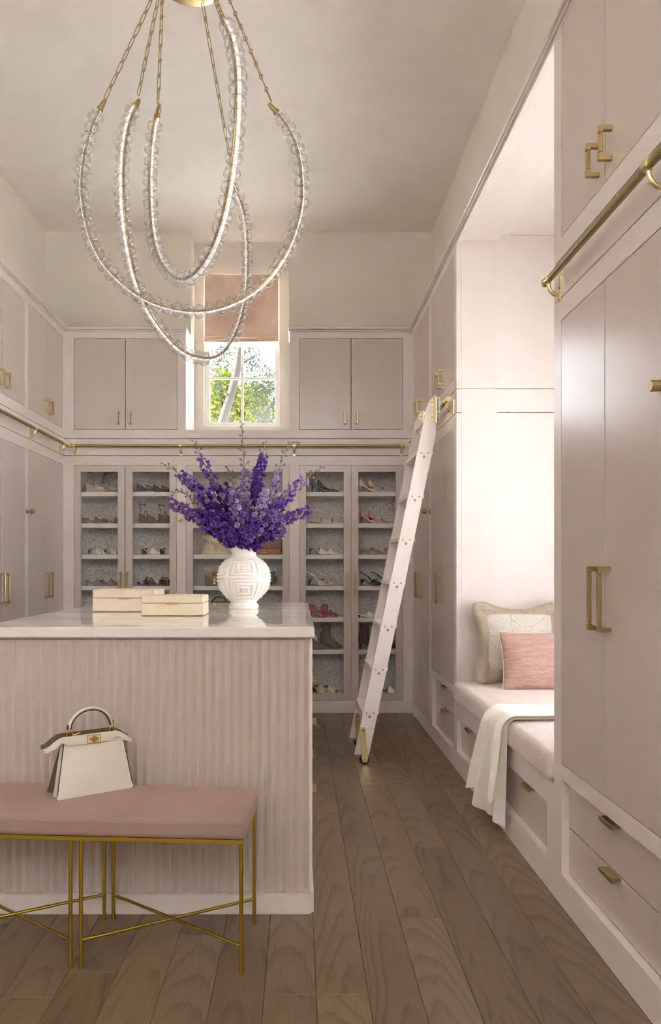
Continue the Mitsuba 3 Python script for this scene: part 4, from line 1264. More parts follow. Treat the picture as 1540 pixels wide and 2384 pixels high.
def chain(p, q):
    key = obj('chain', tube([p, p + (q - p) * 0.004], 0.006, 8), 'brass', chand)
    d = q - p
    L = np.linalg.norm(d)
    n = max(1, int(round(L / 0.070)))
    st = L / n
    for i in range(n):
        c = p + d / L * (st * (i + 0.5))
        B = frame_to(d, 0.5 + 0.2 * math.sin(i * 2.1))
        obj('link', LL, None, key, M=m4(np.stack([B[:, 0], B[:, 1], B[:, 2]], 1) * np.array([1, 1, (st - 0.006) / 0.058 * 1.0])[None, :], c))
        B2 = frame_to(d, 0.5 + PI / 2)
        if i < n - 1:
            obj('ring', RL, None, key, M=m4(B2, p + d / L * (st * (i + 1))))


def bead_mesh(R, h, seed):
    r = np.random.default_rng(seed)
    a = np.linspace(0.16, PI - 0.16, 13)
    prof = [(R * (abs(math.sin(t)) ** 0.8), -h * math.copysign(abs(math.cos(t)) ** 0.85, math.cos(t))) for t in a]
    v, f = lathe(prof, 22, cap=False)
    d = 1 + 0.007 * (mikit.meshkit.fbm(v * 60 + seed * 7.3, 2, seed) - 0.5) * 2
    return v * d[:, None], f


BEADS = [mikit.ply(bead_mesh(0.0372, 0.0275, s), 'bead_glass', smooth=True) for s in range(4)]


def strand(label, e0, e1, px, size=1.0):
    """Tube, brass strip and beads along a loop in the upright plane through its two ends."""
    key = obj('strand', tube([e0, e0 + [0, 0, 0.001]], 0.004, 6), 'brass', chand, label=label)
    d = (e1 - e0)[:2]
    nrm = np.array([-d[1], d[0], 0])
    pts = []
    for x, y in px:
        ray = np.array([(x - CX) / F, 1.0, -(y - CY) / F])
        o = np.array([0, 0, EYE])
        t = nrm @ (e0 - o) / (nrm @ ray)
        pts.append(o + t * ray)
    C = catmull(np.array([e0] + pts + [e1]), 24)
    L = np.concatenate([[0], np.cumsum(np.linalg.norm(np.diff(C, axis=0), axis=1))])
    pos = lambda s: np.array([np.interp(s, L, C[:, a]) for a in range(3)])
    S = np.linspace(0, L[-1], 160)
    P = np.array([pos(s) for s in S])
    nn = nrm / np.linalg.norm(nrm)
    if nn[1] > 0:
        nn = -nn
    tang = np.gradient(P, axis=0)
    tang /= np.linalg.norm(tang, axis=1, keepdims=True)
    inw = np.cross(tang, nn)                            # in the loop's plane
    if inw[80][2] < 0:
        inw = -inw
    off = 0.30 * inw + 0.80 * nn
    obj('light_tube', tube(P - off * 0.0055, 0.0088, 10), 'led_tube', key, smooth=True, emit=LED, label='white light tube inside the beads')
    obj('brass_strip', tube(P + off * 0.0085, 0.0066, 8), 'brass', key, smooth=True)
    n = int(round((L[-1] - 0.03) / 0.0545))
    for i in range(n):
        s = 0.03 + (L[-1] - 0.06) * (i + 0.5) / n
        t = pos(s + 0.01) - pos(s - 0.01)
        sc = size * (0.95 + 0.10 * frng.random())
        obj('bead', BEADS[i % 4], None, key, M=m4(frame_to(t, frng.random() * 6), pos(s), sc), label=None)
    for e, i0 in ((e0, 1), (e1, -2)):
        t = (e - pos(0.03 if i0 == 1 else L[-1] - 0.03))
        v, f = lathe([(0.0, -0.012), (0.0165, -0.012), (0.0165, -0.004), (0.0115, -0.003), (0.0115, 0.028), (0.009, 0.030), (0.009, 0.044), (0.004, 0.048), (0.0, 0.050)], 18, cap=False)
        obj('end_cap', (v @ frame_to(t, 0).T + e, f), 'brass', key, smooth=35, label='brass end cap')


E = {k: at(x, y, Y) for k, (x, y, Y) in ENDS.items()}
strand('outer strand of clear glass beads around a brass rod', E['A'], E['D'], [(206, 320), (191, 400), (190, 450), (203, 530), (240, 612), (300, 672), (352, 703), (418, 722), (470, 725), (528, 712), (588, 682), (640, 632), (680, 560), (702, 480), (704, 430), (696, 360), (676, 305)])
strand('lowest strand of clear glass beads running towards the window', E['B'], E['F'], [(293, 310), (284, 400), (287, 500), (305, 615), (333, 700), (372, 765), (420, 815), (462, 833), (500, 832), (536, 798), (562, 735), (574, 668), (576, 590), (570, 510), (560, 470)])
strand('shortest strand of clear glass beads rising towards the camera', E['C'], E['E'], [(354, 340), (350, 430), (354, 520), (368, 590), (395, 635), (427, 652), (462, 632), (500, 570), (527, 480), (545, 370), (554, 250), (552, 150), (541, 90)])
TOPS = {'A': (357, 0), 'B': (380, 0), 'C': (413, 0), 'D': (522, 0), 'E': (503, 0), 'F': (480, 0)}
for k_ in 'ABCDEF':
    u = E[k_][:2] - np.array([CXc, YC])
    u = u / np.linalg.norm(u) * 0.145
    p = np.array([CXc + u[0], YC + u[1], cc[2] + 0.006])
    dd = (E[k_] - p) / np.linalg.norm(E[k_] - p)
    chain(p, E[k_] - dd * 0.048)

# ------------------------------------------------------------------ window-seat cushion, pillows, throw
def boucle_fn(p, n, uv):
    a = noise(p.x * 260, p.y * 260, p.z * 260)
    b = fbm(p.x * 60, p.y * 60, p.z * 60, 2)
    return mix((0.50, 0.425, 0.39), (0.68, 0.61, 0.57), dr.clip(0.6 * a + 0.5 * b - 0.05, 0, 1))


mat('boucle', mikit.proc(boucle_fn), 0.9, spec=0.15, sheen=0.4)
CZ0, CZ1 = 0.428, 0.545
cy0, cy1 = n1 + 0.004, n0 + 0.004
v, f = rbox((NX1 - XR + 0.022) / 2, (cy1 - cy0 - 0.012) / 2, (CZ1 - CZ0) / 2, 0.035, 20, 6)
v = v.copy()
cr = (1 - (v[:, 0] / v[:, 0].max()) ** 6) * (1 - (v[:, 1] / v[:, 1].max()) ** 8)
v[:, 2] += np.where(v[:, 2] > 0, 0.012, 0) * np.clip(cr, 0, 1)
v += [(XR - 0.022 + NX1) / 2 - 0.004, (cy0 + cy1) / 2 - 0.002, (CZ0 + CZ1) / 2 + 0.0]
whole('seat_cushion', (v, f), 'boucle', 'long pale pink boucle cushion on the window seat', 'cushion', smooth=True)
STOP = CZ1 + 0.010


def pillow_mesh(w, h, t, n=44, pinch=0.05, seed=0, wob=0.004):
    u = np.sin(np.linspace(-PI / 2, PI / 2, n))
    U, V = np.meshgrid(u, u, indexing='ij')
    prof = np.clip((1 - np.abs(U) ** 2.6) * (1 - np.abs(V) ** 2.6), 0, 1) ** 0.55
    x = w / 2 * U * (1 - pinch * (1 - V ** 2))
    z = h / 2 * V * (1 - pinch * (1 - U ** 2))
    q = np.stack([x * 7, z * 7, 0 * x + seed], -1)
    nz = (mikit.meshkit.fbm(q, 3, seed) - 0.5) * 2 * wob * 2 * prof
    A = np.stack([x, -t / 2 * prof - nz, z], -1)
    B = np.stack([x, t / 2 * prof + nz, z], -1)
    va, fa = grid(A)
    vb, fb = grid(B)
    return np.vstack([va, vb]), np.vstack([fa, fb[:, ::-1] + len(va)])


def linen_fn(p, n, uv):
    a = noise(uv.x * 260, uv.y * 260, 3)
    base = mix((0.54, 0.50, 0.435), (0.68, 0.645, 0.58), a)
    x, y = uv.x * 8.0 + 0.6 * fbm(uv.x * 9, uv.y * 9, 1, 2), uv.y * 8.0 + 0.6 * fbm(uv.x * 9, uv.y * 9, 7, 2)
    d1, d2, r = mikit.voronoi(x, y)
    ln = smoothstep(0.028, 0.012, d2 - d1) * smoothstep(0.40, 0.50, noise(uv.x * 9, uv.y * 9, 8.0))
    return mix(base, (0.42, 0.30, 0.18), ln * 0.75)


def pink_fn(p, n, uv):
    a = noise(uv.x * 60, uv.y * 420, 1.0)
    b = noise(uv.x * 14, uv.y * 160, 5.0)
    return mix((0.40, 0.240, 0.195), (0.60, 0.405, 0.345), dr.clip(0.6 * a + 0.5 * b - 0.05, 0, 1))


mat('linen_lines', mikit.proc(linen_fn), 0.85, spec=0.15)
mat('pink_weave', mikit.proc(pink_fn), 0.85, spec=0.15, sheen=0.3)
mat('piping_white', (0.75, 0.70, 0.66), 0.8)
mat('fringe_wool', (0.60, 0.52, 0.42), 0.95, spec=0.1, sheen=0.3)


def tilt(a, yaw=0.0):
    c, s = math.cos(a), math.sin(a)
    return rotz(yaw) @ np.array([[1, 0, 0], [0, c, -s], [0, s, c]])


pil = thing('pillow', 'square oatmeal pillow with fine brown lines and a shaggy scalloped wool border', 'pillow')
PWD, PHT = 0.425, 0.375
R = tilt(-0.20, -0.03)
PC = np.array([(1207 - CX) * 4.50 / F, 4.475, STOP + 0.055 + PHT / 2])
v, f = pillow_mesh(PWD, PHT, 0.13, pinch=0.06, seed=3)
obj('cover', (v @ R.T + PC, f), 'linen_lines', pil, smooth=True, uv=np.stack([v[:, 0] + 1, v[:, 2] + 1], -1))
# scalloped border
tq = np.linspace(0, 1, 4 * 60, endpoint=False)
loop = []
for t in tq:
    e, s = int(t * 4), (t * 4) % 1
    w_, h_ = PWD / 2 - 0.006, PHT / 2 - 0.006
    bow = 0.030 * math.sin(s * PI)
    p = [(-w_ + 2 * w_ * s, -h_ + bow), (w_ - bow, -h_ + 2 * h_ * s), (w_ - 2 * w_ * s, h_ - bow * 1.2), (-w_ + bow, h_ - 2 * h_ * s)][e]
    loop.append(p)
loop = np.array(loop)
cen = loop / np.linalg.norm(loop, axis=1, keepdims=True)
wv = 0.5 + 0.5 * np.cos(2 * PI * (tq * 4))
outw = 0.040 + 0.030 * wv ** 1.5
core = loop + cen * outw[:, None] * 0.5
brd = tube(np.stack([core[:, 0], 0 * core[:, 0] + 0.0, core[:, 1]], -1), outw * 0.5 + 0.006, 10, closed=True)
bv = brd[0].copy()
bv[:, 1] *= 0.75
fr = np.random.default_rng(4)
obj('border', (bv @ R.T + PC, brd[1]), 'fringe_wool', pil, smooth=True, label='cream shaggy wool border')
tri, bvf = brd[1], bv
k = 24000
ti = fr.integers(0, len(tri), k)
w1 = fr.dirichlet([1, 1, 1], k)
pp = (bvf[tri[ti]] * w1[:, :, None]).sum(1)
nn_ = np.cross(bvf[tri[ti, 1]] - bvf[tri[ti, 0]], bvf[tri[ti, 2]] - bvf[tri[ti, 0]])
nn_ /= np.linalg.norm(nn_, axis=1, keepdims=True) + 1e-9
cc2 = np.array([0, 0, 0])
dirs = nn_ + 0.55 * fr.normal(size=(k, 3))
dirs /= np.linalg.norm(dirs, axis=1, keepdims=True)
sid = np.cross(dirs, fr.normal(size=(k, 3)))
sid /= np.linalg.norm(sid, axis=1, keepdims=True)
oth = np.cross(dirs, sid)
ln_ = 0.008 + 0.007 * fr.random((k, 1))
rr_ = 0.0015
b0, b1, b2 = pp + sid * rr_, pp - 0.5 * sid * rr_ + 0.87 * oth * rr_, pp - 0.5 * sid * rr_ - 0.87 * oth * rr_
tip = pp + dirs * ln_
Vt = np.stack([b0, b1, b2, tip], 1).reshape(-1, 3)
ix = np.arange(k * 4).reshape(-1, 4)
Ft = np.vstack([ix[:, [0, 1, 3]], ix[:, [1, 2, 3]], ix[:, [2, 0, 3]]])
obj('fringe', (Vt @ R.T + PC, Ft), 'fringe_wool', pil, kind='stuff', label='cream wool tufts')

pin = thing('pillow', 'rectangular dusty pink woven pillow with white piping in front of the shaggy pillow', 'pillow')
v, f = pillow_mesh(0.56, 0.335, 0.14, pinch=0.045, seed=6)
R = tilt(-0.32, -0.05)
PC = np.array([1.435, 4.26, STOP + 0.158])
obj('cover', (v @ R.T + PC, f), 'pink_weave', pin, smooth=True, uv=np.stack([v[:, 0] + 1, v[:, 2] + 1], -1))
u = np.sin(np.linspace(-PI / 2, PI / 2, 24))
wq, hq, pq = 0.28, 0.1675, 0.045
rimp = [(wq * a, 0, -hq * (1 - pq * (1 - a * a))) for a in u] + [(wq * (1 - pq * (1 - a * a)), 0, hq * a) for a in u[1:]] + [(wq * a, 0, hq * (1 - pq * (1 - a * a))) for a in u[::-1][1:]] + [(-wq * (1 - pq * (1 - a * a)), 0, hq * a) for a in u[::-1][1:-1]]
m = tube(np.array(rimp) + [0, 0.006, 0], 0.0045, 7, closed=True)
obj('piping', (m[0] @ R.T + PC, m[1]), 'piping_white', pin, smooth=True)

# throw: a folded knit that crosses the seat and hangs over the front edge
def throw_fn(p, n, uv):
    a = noise(uv.x * 380, uv.y * 380, 1)
    return mix((0.78, 0.745, 0.67), (0.88, 0.85, 0.79), a)


mat('knit_cream', mikit.proc(throw_fn), 0.9, spec=0.1, sheen=0.4)


def drape(y_top, y_edge, y_end, z_end, out, folds, seed, nu=80, nv=56, skew=0.0, amp=0.012):
    """Strip of cloth: on the seat from x = 1.75 to the front edge, then down; y_*: (near, far) sides."""
    r = np.random.default_rng(seed)
    xe = XR - 0.026 - out
    rad = 0.040 + out
    zt = STOP + 0.004 + out
    top = 1.74 - (xe + rad)
    arc = rad * PI / 2
    v_ = np.linspace(0, 1, nv)
    P = np.zeros((nu, nv, 3))
    ph = r.random(4) * 6
    for j, q in enumerate(v_):
        ze = z_end[0] + (z_end[1] - z_end[0]) * q + 0.008 * math.sin(q * 9 + seed)
        hang = (zt - rad) - ze
        tot = top + arc + hang
        for i, s in enumerate(np.linspace(0, tot, nu)):
            if s < top:
                k1 = s / top
                ya, yb = [y_top[a] + (y_edge[a] - y_top[a]) * k1 ** 2 for a in (0, 1)]
                x, z, nx_, nz_ = 1.74 - s, zt, 0, 1
                g_ = 0.35
            elif s < top + arc:
                a = (s - top) / rad
                ya, yb = y_edge
                x, z, nx_, nz_ = xe + rad - rad * math.sin(a), zt - rad + rad * math.cos(a), -math.sin(a), math.cos(a)
                g_ = 0.35 + 0.4 * (s - top) / arc
            else:
                k2 = (s - top - arc) / max(hang, 1e-6)
                ya, yb = [y_edge[a] + (y_end[a] - y_edge[a]) * (k2 ** 0.9) for a in (0, 1)]
                x, z, nx_, nz_ = xe, zt - rad - (s - top - arc), -1, 0
                g_ = 0.75 + 0.6 * k2
            y = ya + (yb - ya) * q
            fold = sum(math.sin(2 * PI * n_ * q + p_ + 0.5 * math.sin(s * 5 + p_)) / (1 + 0.35 * m_) for m_, (n_, p_) in enumerate(zip(folds, ph)))
            fold = amp * g_ * (fold + 1.1)
            P[i, j] = (x + nx_ * max(fold, 0.0), y + 0.35 * fold * math.cos(q * 9 + ph[1]), z + nz_ * max(fold * 0.8, 0.0))
    return P


th1 = drape((3.33, 3.60), (3.35, 3.63), (3.37, 3.84), (0.185, 0.15), 0.014, (1.6, 2.7, 4.6), 3, amp=0.024)
th2 = drape((3.38, 3.62), (3.38, 3.66), (3.42, 3.95), (0.045, 0.10), 0.003, (1.3, 2.6, 4.4), 7, amp=0.018)
throw = thing('throw', 'cream knitted throw folded over the front edge of the window seat', 'throw')
for name, P in (('upper_fold', th1), ('lower_fold', th2)):
    m = shell(P, 0.0035)
    uvs = np.stack(np.meshgrid(np.linspace(0, 1.4, P.shape[0]), np.linspace(0, 0.35, P.shape[1]), indexing='ij'), -1).reshape(-1, 2)
    obj(name, m, 'knit_cream', throw, smooth=True, uv=np.vstack([uvs, uvs]))

# ------------------------------------------------------------------ shoes
def paint(name, c, r=0.4, **kw):
    return mat('shoe_' + name, srgb(*c), r, **kw)


for nm, c, r in (('black', (32, 30, 30), 0.4), ('darkgreen', (38, 46, 42), 0.45), ('darkbrown', (66, 52, 42), 0.5), ('brown', (124, 92, 70), 0.45), ('tan', (160, 128, 98), 0.45), ('cork', (122, 104, 82), 0.7),
                 ('espadrille', (165, 150, 128), 0.8), ('snake', (176, 172, 166), 0.5), ('beige', (196, 180, 158), 0.4), ('nude', (202, 184, 166), 0.35), ('cream', (222, 212, 194), 0.4), ('white', (226, 222, 214), 0.35),
                 ('mauve', (142, 122, 110), 0.35), ('rose', (206, 150, 138), 0.2), ('red', (150, 42, 58), 0.35), ('berry', (158, 72, 88), 0.35), ('taupe', (112, 100, 88), 0.8), ('suede_brown', (74, 56, 44), 0.85), ('ivory', (208, 200, 178), 0.5),
                 ('mocha', (98, 76, 66), 0.5), ('camel', (150, 104, 70), 0.5), ('sole_dark', (60, 48, 40), 0.5), ('olive', (92, 92, 62), 0.5), ('leather_sole', (186, 164, 138), 0.5)):
    paint(nm, c, r)
mat('shoe_gold', (0.75, 0.52, 0.2), 0.25, 1.0)
mat('shoe_silver', (0.75, 0.74, 0.72), 0.25, 1.0)


def sole_z(u, h):
    """Height of the sole along the shoe, u = 0 at the heel, 1 at the toe."""
    t = np.clip(u / 0.66, 0, 1)
    return h * (1 - t * t * (3 - 2 * t)) + 0.003 + 0.006 * np.clip((u - 0.8) / 0.2, 0, 1) ** 2


def half_w(u, W, point=1.0):
    heel = 0.68 * np.clip(u / 0.06, 0, 1) ** 0.5
    base = heel + (1 - 0.68) * np.exp(-((u - 0.66) / 0.20) ** 2)
    tip = np.clip((1 - u) / 0.34, 0, 1) ** (0.62 * point)
    return W / 2 * base * np.where(u > 0.66, tip, 1.0)


def sole_mesh(L, W, h, t=0.004, point=1.0, plat=0.0, u0=0.0, grow=0.0):
    u = np.linspace(u0 + 0.002, 0.998, 26)
    z = sole_z(u, h) + plat
    w = half_w(u, W, point) + grow
    k = np.linspace(-1, 1, 5)
    P = np.stack([np.repeat(u[:, None] * L, 5, 1), w[:, None] * k[None, :], np.repeat(z[:, None], 5, 1)], -1)
    return shell(P, t)


def vamp_mesh(L, W, h, u0, u1, hh, point=1.0, plat=0.0, open_toe=False, lift=0.0, arc=PI, thick=0.0025):
    """Band or closed vamp over the front of the foot, from u0 to u1; hh: instep height at u0."""
    u = np.linspace(u0, u1 - 0.002, 18)
    a = np.linspace(-arc / 2, arc / 2, 15)
    k = (u - u0) / (u1 - u0)
    height = hh * (1 - k) + (0.017 if open_toe else 0.006) * k
    if not open_toe:
        height = hh * (1 - 0.72 * k - 0.10 * k ** 2) * (1 - k ** 7) + 0.003
    w = half_w(u, W, point) + 0.002
    z = sole_z(u, h) + plat
    cx = np.sign(np.sin(a)) * np.abs(np.sin(a)) ** 0.85
    cz = np.abs(np.cos(a)) ** 0.8
    x = u[:, None] * L - lift * cz[None, :] * (1 - k[:, None])
    P = np.stack([x + 0 * a[None, :], w[:, None] * cx[None, :], z[:, None] + height[:, None] * cz[None, :]], -1)
    return shell(P, thick)


def counter_mesh(L, W, h, hh, u1=0.62, low=0.012, point=1.0, thick=0.0022, plat=0.0):
    """Heel cup and sides of a pump, a U-shaped wall from the heel to the vamp."""
    n = 44
    t = np.linspace(-1, 1, n)
    us = u1 * np.abs(t) ** 1.35
    side = np.sign(t)
    w = half_w(np.maximum(us, 0.0), W, point) * np.where(np.abs(t) < 0.08, np.abs(t) / 0.08, 1)
    zb = sole_z(us, h) + plat
    hgt = hh * (1 - np.clip(us / 0.33, 0, 1) ** 1.1) + low + (0.010 * np.clip((us - 0.4) / 0.22, 0, 1))
    k = np.linspace(0, 1, 6)
    back = 0.006 * (1 - np.clip(us / 0.2, 0, 1))
    P = np.stack([us[:, None] * L + back[:, None] * (np.sin(k * PI) * -1)[None, :] + 0.004 * k[None, :] * (us[:, None] < 0.1), (side * w)[:, None] * (1 + 0.05 * np.sin(k * PI))[None, :], zb[:, None] + hgt[:, None] * k[None, :]], -1)
    return shell(P, thick)


def heel_mesh(L, W, h, kind, plat=0.0):
    n = 14
    a = np.arange(n) * 2 * PI / n
    if kind == 'stiletto':
        zs = [0.0, 0.004, h * 0.35, h * 0.7, h * 0.9, h + 0.004]
        rx = [0.0042, 0.0042, 0.005, 0.010, 0.017, 0.022]
        ox = [0.012, 0.012, 0.011, 0.014, 0.020, 0.026]
        ry = [0.0042, 0.0042, 0.005, 0.009, 0.015, 0.020]
    elif kind == 'kitten':
        zs = [0.0, 0.003, h * 0.4, h * 0.8, h + 0.004]
        rx = [0.005, 0.005, 0.006, 0.013, 0.022]
        ox = [0.016, 0.016, 0.013, 0.018, 0.026]
        ry = [0.005, 0.005, 0.006, 0.012, 0.020]
    else:
        zs = [0.0, 0.004, h * 0.5, h * 0.85, h + 0.004]
        rx = [0.019, 0.019, 0.019, 0.022, 0.027]
        ox = [0.022, 0.022, 0.021, 0.023, 0.028]
        ry = [0.020, 0.020, 0.020, 0.021, 0.022]
    P = np.stack([np.stack([o + r * np.cos(a), q * np.sin(a), np.full(n, z + plat * 0)], -1) for z, r, o, q in zip(zs, rx, ox, ry)])
    v, f = grid(P, True)
    v = np.vstack([v, [ox[0], 0, 0]])
    i = np.arange(n)
    return v, np.vstack([f, np.stack([np.roll(i, -1), i, i * 0 + len(v) - 1], -1)])


def wedge_mesh(L, W, h, plat):
    u = np.linspace(0.01, 0.985, 22)
    top = sole_z(u, h) + plat
    bot = np.where(u > 0.75, 0.010 * ((u - 0.75) / 0.25) ** 2, 0) + np.where((u > 0.38) & (u < 0.58), 0.003, 0)
    w = half_w(u, W)
    P = []
    for x, zt, zb, ww in zip(u * L, top, bot, w):
        P.append([(x, -ww, zb), (x, -ww, zt), (x, ww, zt), (x, ww, zb)])
    v, f = grid(np.array(P), True)
    i = np.arange(4)
    e = (len(u) - 1) * 4
    return v, np.vstack([f, [[0, 1, 2], [0, 2, 3], [e, e + 2, e + 1], [e, e + 3, e + 2]]])


def strap(pts, r=0.0028, flat=1.8):
    C = catmull(np.array(pts), 6)
    v, f = tube(C, r, 7)
    return v, f


def band(L, W, h, ua, ub, hh, plat=0.0, w=0.010, cross=0.0):
    """A strap over the foot; ua: where it starts on the near side, ub: on the far side."""
    a = np.linspace(0, PI, 15)
    u = ua + (ub - ua) * (1 - np.cos(a)) / 2
    ww = half_w(u, W) + 0.001
    c = np.stack([u * L, -np.cos(a) * ww, sole_z(u, h) + plat + hh * np.sin(a) ** 0.8], -1)
    P = np.stack([c + np.array([d, 0, -0.25 * abs(d) * 0]) for d in (-w / 2, 0, w / 2)], 0)
    P[1, :, 2] += 0.001
    return shell(P, 0.0022)


def bow_mesh(s=1.0):
    out = []
    for sg in (-1, 1):
        t = np.linspace(0, 1, 9)[:, None]
        k = np.linspace(0, 2 * PI, 13)[:-1][None, :]
        wdt = (0.003 + 0.009 * np.sin(t * PI * 0.62)) * s
        P = np.stack(np.broadcast_arrays(0.4 * wdt * np.cos(k), sg * 0.020 * s * t, wdt * np.sin(k) * 0.9 + 0.006 * s), -1)
        out.append(grid(P, True))
    out.append(move(rbox(0.0045 * s, 0.004 * s, 0.0045 * s, 0.002, 2, 3), (0, 0, 0.006 * s)))
    return merge(out)


def buckle_mesh(w, h, t=0.0035):
    pts = [(-w / 2, -h / 2), (w / 2, -h / 2), (w / 2, h / 2), (-w / 2, h / 2)]
    import shapely.geometry as sg
    import trimesh
    m = trimesh.creation.extrude_polygon(sg.Polygon(pts).buffer(0.002).difference(sg.Polygon(pts).buffer(-0.0045)), t, engine='earcut')
    return np.array(m.vertices), np.array(m.faces)


def boot_shaft(L, W, h, top, plat=0.0, pull=0.0):
    n, m = 22, 14
    a = np.arange(n) * 2 * PI / n
    P = []
    for k in np.linspace(0, 1, m):
        zc = h * 0.9 + (top - h * 0.9) * k
        x0 = (0.012 + 0.018 * math.sin(k * PI) * 0.6 - 0.006 * k) * 1.0
        x1 = L * (0.72 - 0.30 * min(1, k * 2.2) ** 0.7) + 0.006 * k
        hw = W / 2 * (0.70 + 0.12 * k)
        P.append(np.stack([(x0 + x1) / 2 + (x1 - x0) / 2 * np.cos(a), hw * np.sin(a), np.full(n, zc) - 0.35 * (zc - 0.02) * (np.cos(a) > 0) * np.cos(a) * (1 - min(1, k * 2.2)) ], -1))
    return grid(np.array(P), True)


def build_shoe(label, kind, M, group, L=0.20, W=0.066, h=0.05, up='beige', so='leather_sole', he=None, extra=None, cat='shoe'):
    key = thing({'boot': 'ankle_boot'}.get(kind, 'shoe'), label, cat, group)
    S = lambda n: 'shoe_' + n
    he = he or up
    o = lambda n, m, b, parent=key, **kw: obj(n, m, b, parent, M=M, **kw)
    if kind == 'pump':
        o('sole', sole_mesh(L, W, h), S(so), smooth=40)
        o('vamp', vamp_mesh(L, W, h, 0.56, 1.0, 0.034, lift=-0.014), S(up), smooth=40)
        o('counter', counter_mesh(L, W, h, 0.042), S(up), smooth=40)
        o('heel', heel_mesh(L, W, h, 'stiletto' if h > 0.05 else 'kitten'), S(he), smooth=40)
        if extra == 'bow':
            v = move(bow_mesh(1.1), (0.62 * L, 0, sole_z(0.62, h) + 0.032))
            o('bow', v, S(up), smooth=40)
        if extra == 'studbow':
            o('bow', move(bow_mesh(1.0), (0.63 * L, 0, sole_z(0.62, h) + 0.032)), S(up), smooth=40)
            for q in np.linspace(0.1, 1, 6):
                o('stud', lathe([(0.0022, 0), (0.0, 0.005)], 6, (-0.003 + 0.006 * q, 0, h + 0.052 * q), 'z'), S('darkbrown'))
    elif kind == 'slingback':
        o('sole', sole_mesh(L, W, h), S(so), smooth=40)
        o('vamp', vamp_mesh(L, W, h, 0.46, 1.0, 0.040, lift=-0.026), S(up), smooth=40)
        zz = h + 0.062
        sm = strap([(0.56 * L, -W * 0.44, sole_z(0.56, h) + 0.020), (0.30 * L, -W * 0.36, h * 0.75 + 0.048), (0.05 * L, -W * 0.22, zz), (-0.004, 0, zz + 0.004), (0.05 * L, W * 0.22, zz), (0.30 * L, W * 0.36, h * 0.75 + 0.048), (0.56 * L, W * 0.44, sole_z(0.56, h) + 0.020)], 0.0032)
        o('strap', sm, S('white' if extra == 'white' else up), smooth=40)
        if extra == 'white':
            for q in (0.12, 0.22, 0.32):
                o('strap_plate', box(q * L - 0.007, q * L + 0.007, -W * 0.40, -W * 0.36, h * 0.9 + 0.055 - q * 0.06, h * 0.9 + 0.066 - q * 0.06, 0.001), S('white'))
        else:
            o('bow', move(bow_mesh(0.9), (0.60 * L, 0, sole_z(0.6, h) + 0.032)), S(up), smooth=40)
        o('heel', heel_mesh(L, W, h, 'kitten'), S(he), smooth=40)
    elif kind == 'mule':
        o('sole', sole_mesh(L, W, h, 0.006), S(so), smooth=40)
        o('vamp', vamp_mesh(L, W, h, 0.42, 1.0, 0.040, lift=-0.034), S(up), smooth=40)
        if h > 0.012:
            o('heel', heel_mesh(L, W, h, 'block' if extra in ('block', 'script') else 'kitten'), S(he), smooth=40)
        if extra in ('chain', 'bit'):
            ms = []
            for q in (-0.020, -0.010, 0.0, 0.010, 0.020):
                t = np.linspace(0, 2 * PI, 10)[:-1]
                ms.append(tube(np.stack([0.60 * L + 0.006 * np.cos(t), q + 0.006 * np.sin(t), sole_z(0.6, h) + 0.0345 - 18 * q * q + 0 * t], -1), 0.0018, 5, closed=True))
            o('chain_trim', merge(ms), S('gold' if extra == 'chain' else 'silver'), smooth=True)
            o('trim_band', band(L, W, h, 0.5, 0.5, 0.044, w=0.006), S('taupe'), smooth=40)
        if extra == 'bowflat':
            o('bow', move(bow_mesh(1.3), (0.58 * L, 0, sole_z(0.6, h) + 0.036)), S(up), smooth=40)
        if extra == 'tag':
            o('plate', box(0.72 * L, 0.76 * L, -0.014, -0.006, sole_z(0.74, h) + 0.028, sole_z(0.74, h) + 0.032, 0.0008), S('silver'))
        if extra == 'script':
            t = np.linspace(0, 1, 40)
            curve = np.stack([0.60 * L + 0.045 * t, -W * 0.43 + 0.0 * t + 0.004 * t, sole_z(0.66, h) + 0.017 + 0.006 * np.sin(t * 20) - 0.006 * t], -1)
            o('script_trim', tube(curve, 0.0011, 5), S('gold'), smooth=True)
    elif kind == 'slide':                                  # open-toe band on a sole
        plat = 0.0
        o('sole', sole_mesh(L, W, h, 0.008, 0.55), S(so), smooth=40)
        o('vamp', vamp_mesh(L, W, h, 0.48, 0.93, 0.054, 0.55, open_toe=True, lift=-0.014), S(up), smooth=40)
        if h > 0.012:
            o('heel', heel_mesh(L, W, h, 'block' if extra in ('buckle', 'ivory') else 'kitten'), S(he), smooth=40)
        if extra == 'buckle':
            b = buckle_mesh(0.034, 0.030)
            Rb = np.array([[math.cos(0.45), 0, math.sin(0.45)], [0, 1, 0], [-math.sin(0.45), 0, math.cos(0.45)]])
            o('buckle', move(b, (0.70 * L, -0.006, sole_z(0.66, h) + 0.040), Rb), S('cream'), smooth=False)
        if extra == 'floral':
            for q in range(7):
                a = q * 2.4
                o('flower', lathe([(0.0, 0.0), (0.010, 0.001), (0.008, 0.003), (0.0, 0.004)], 6, ((0.62 + 0.10 * math.cos(a)) * L, 0.020 * math.sin(a), sole_z(0.6, h) + 0.036 + 0.006 * (q % 2))), S('white'))
    elif kind == 'wedge':
        plat = 0.022
        o('wedge', wedge_mesh(L, W, h, plat), S(he), smooth=30)
        o('sole', sole_mesh(L, W, h, 0.004, plat=plat, grow=0.001), S(so), smooth=40)
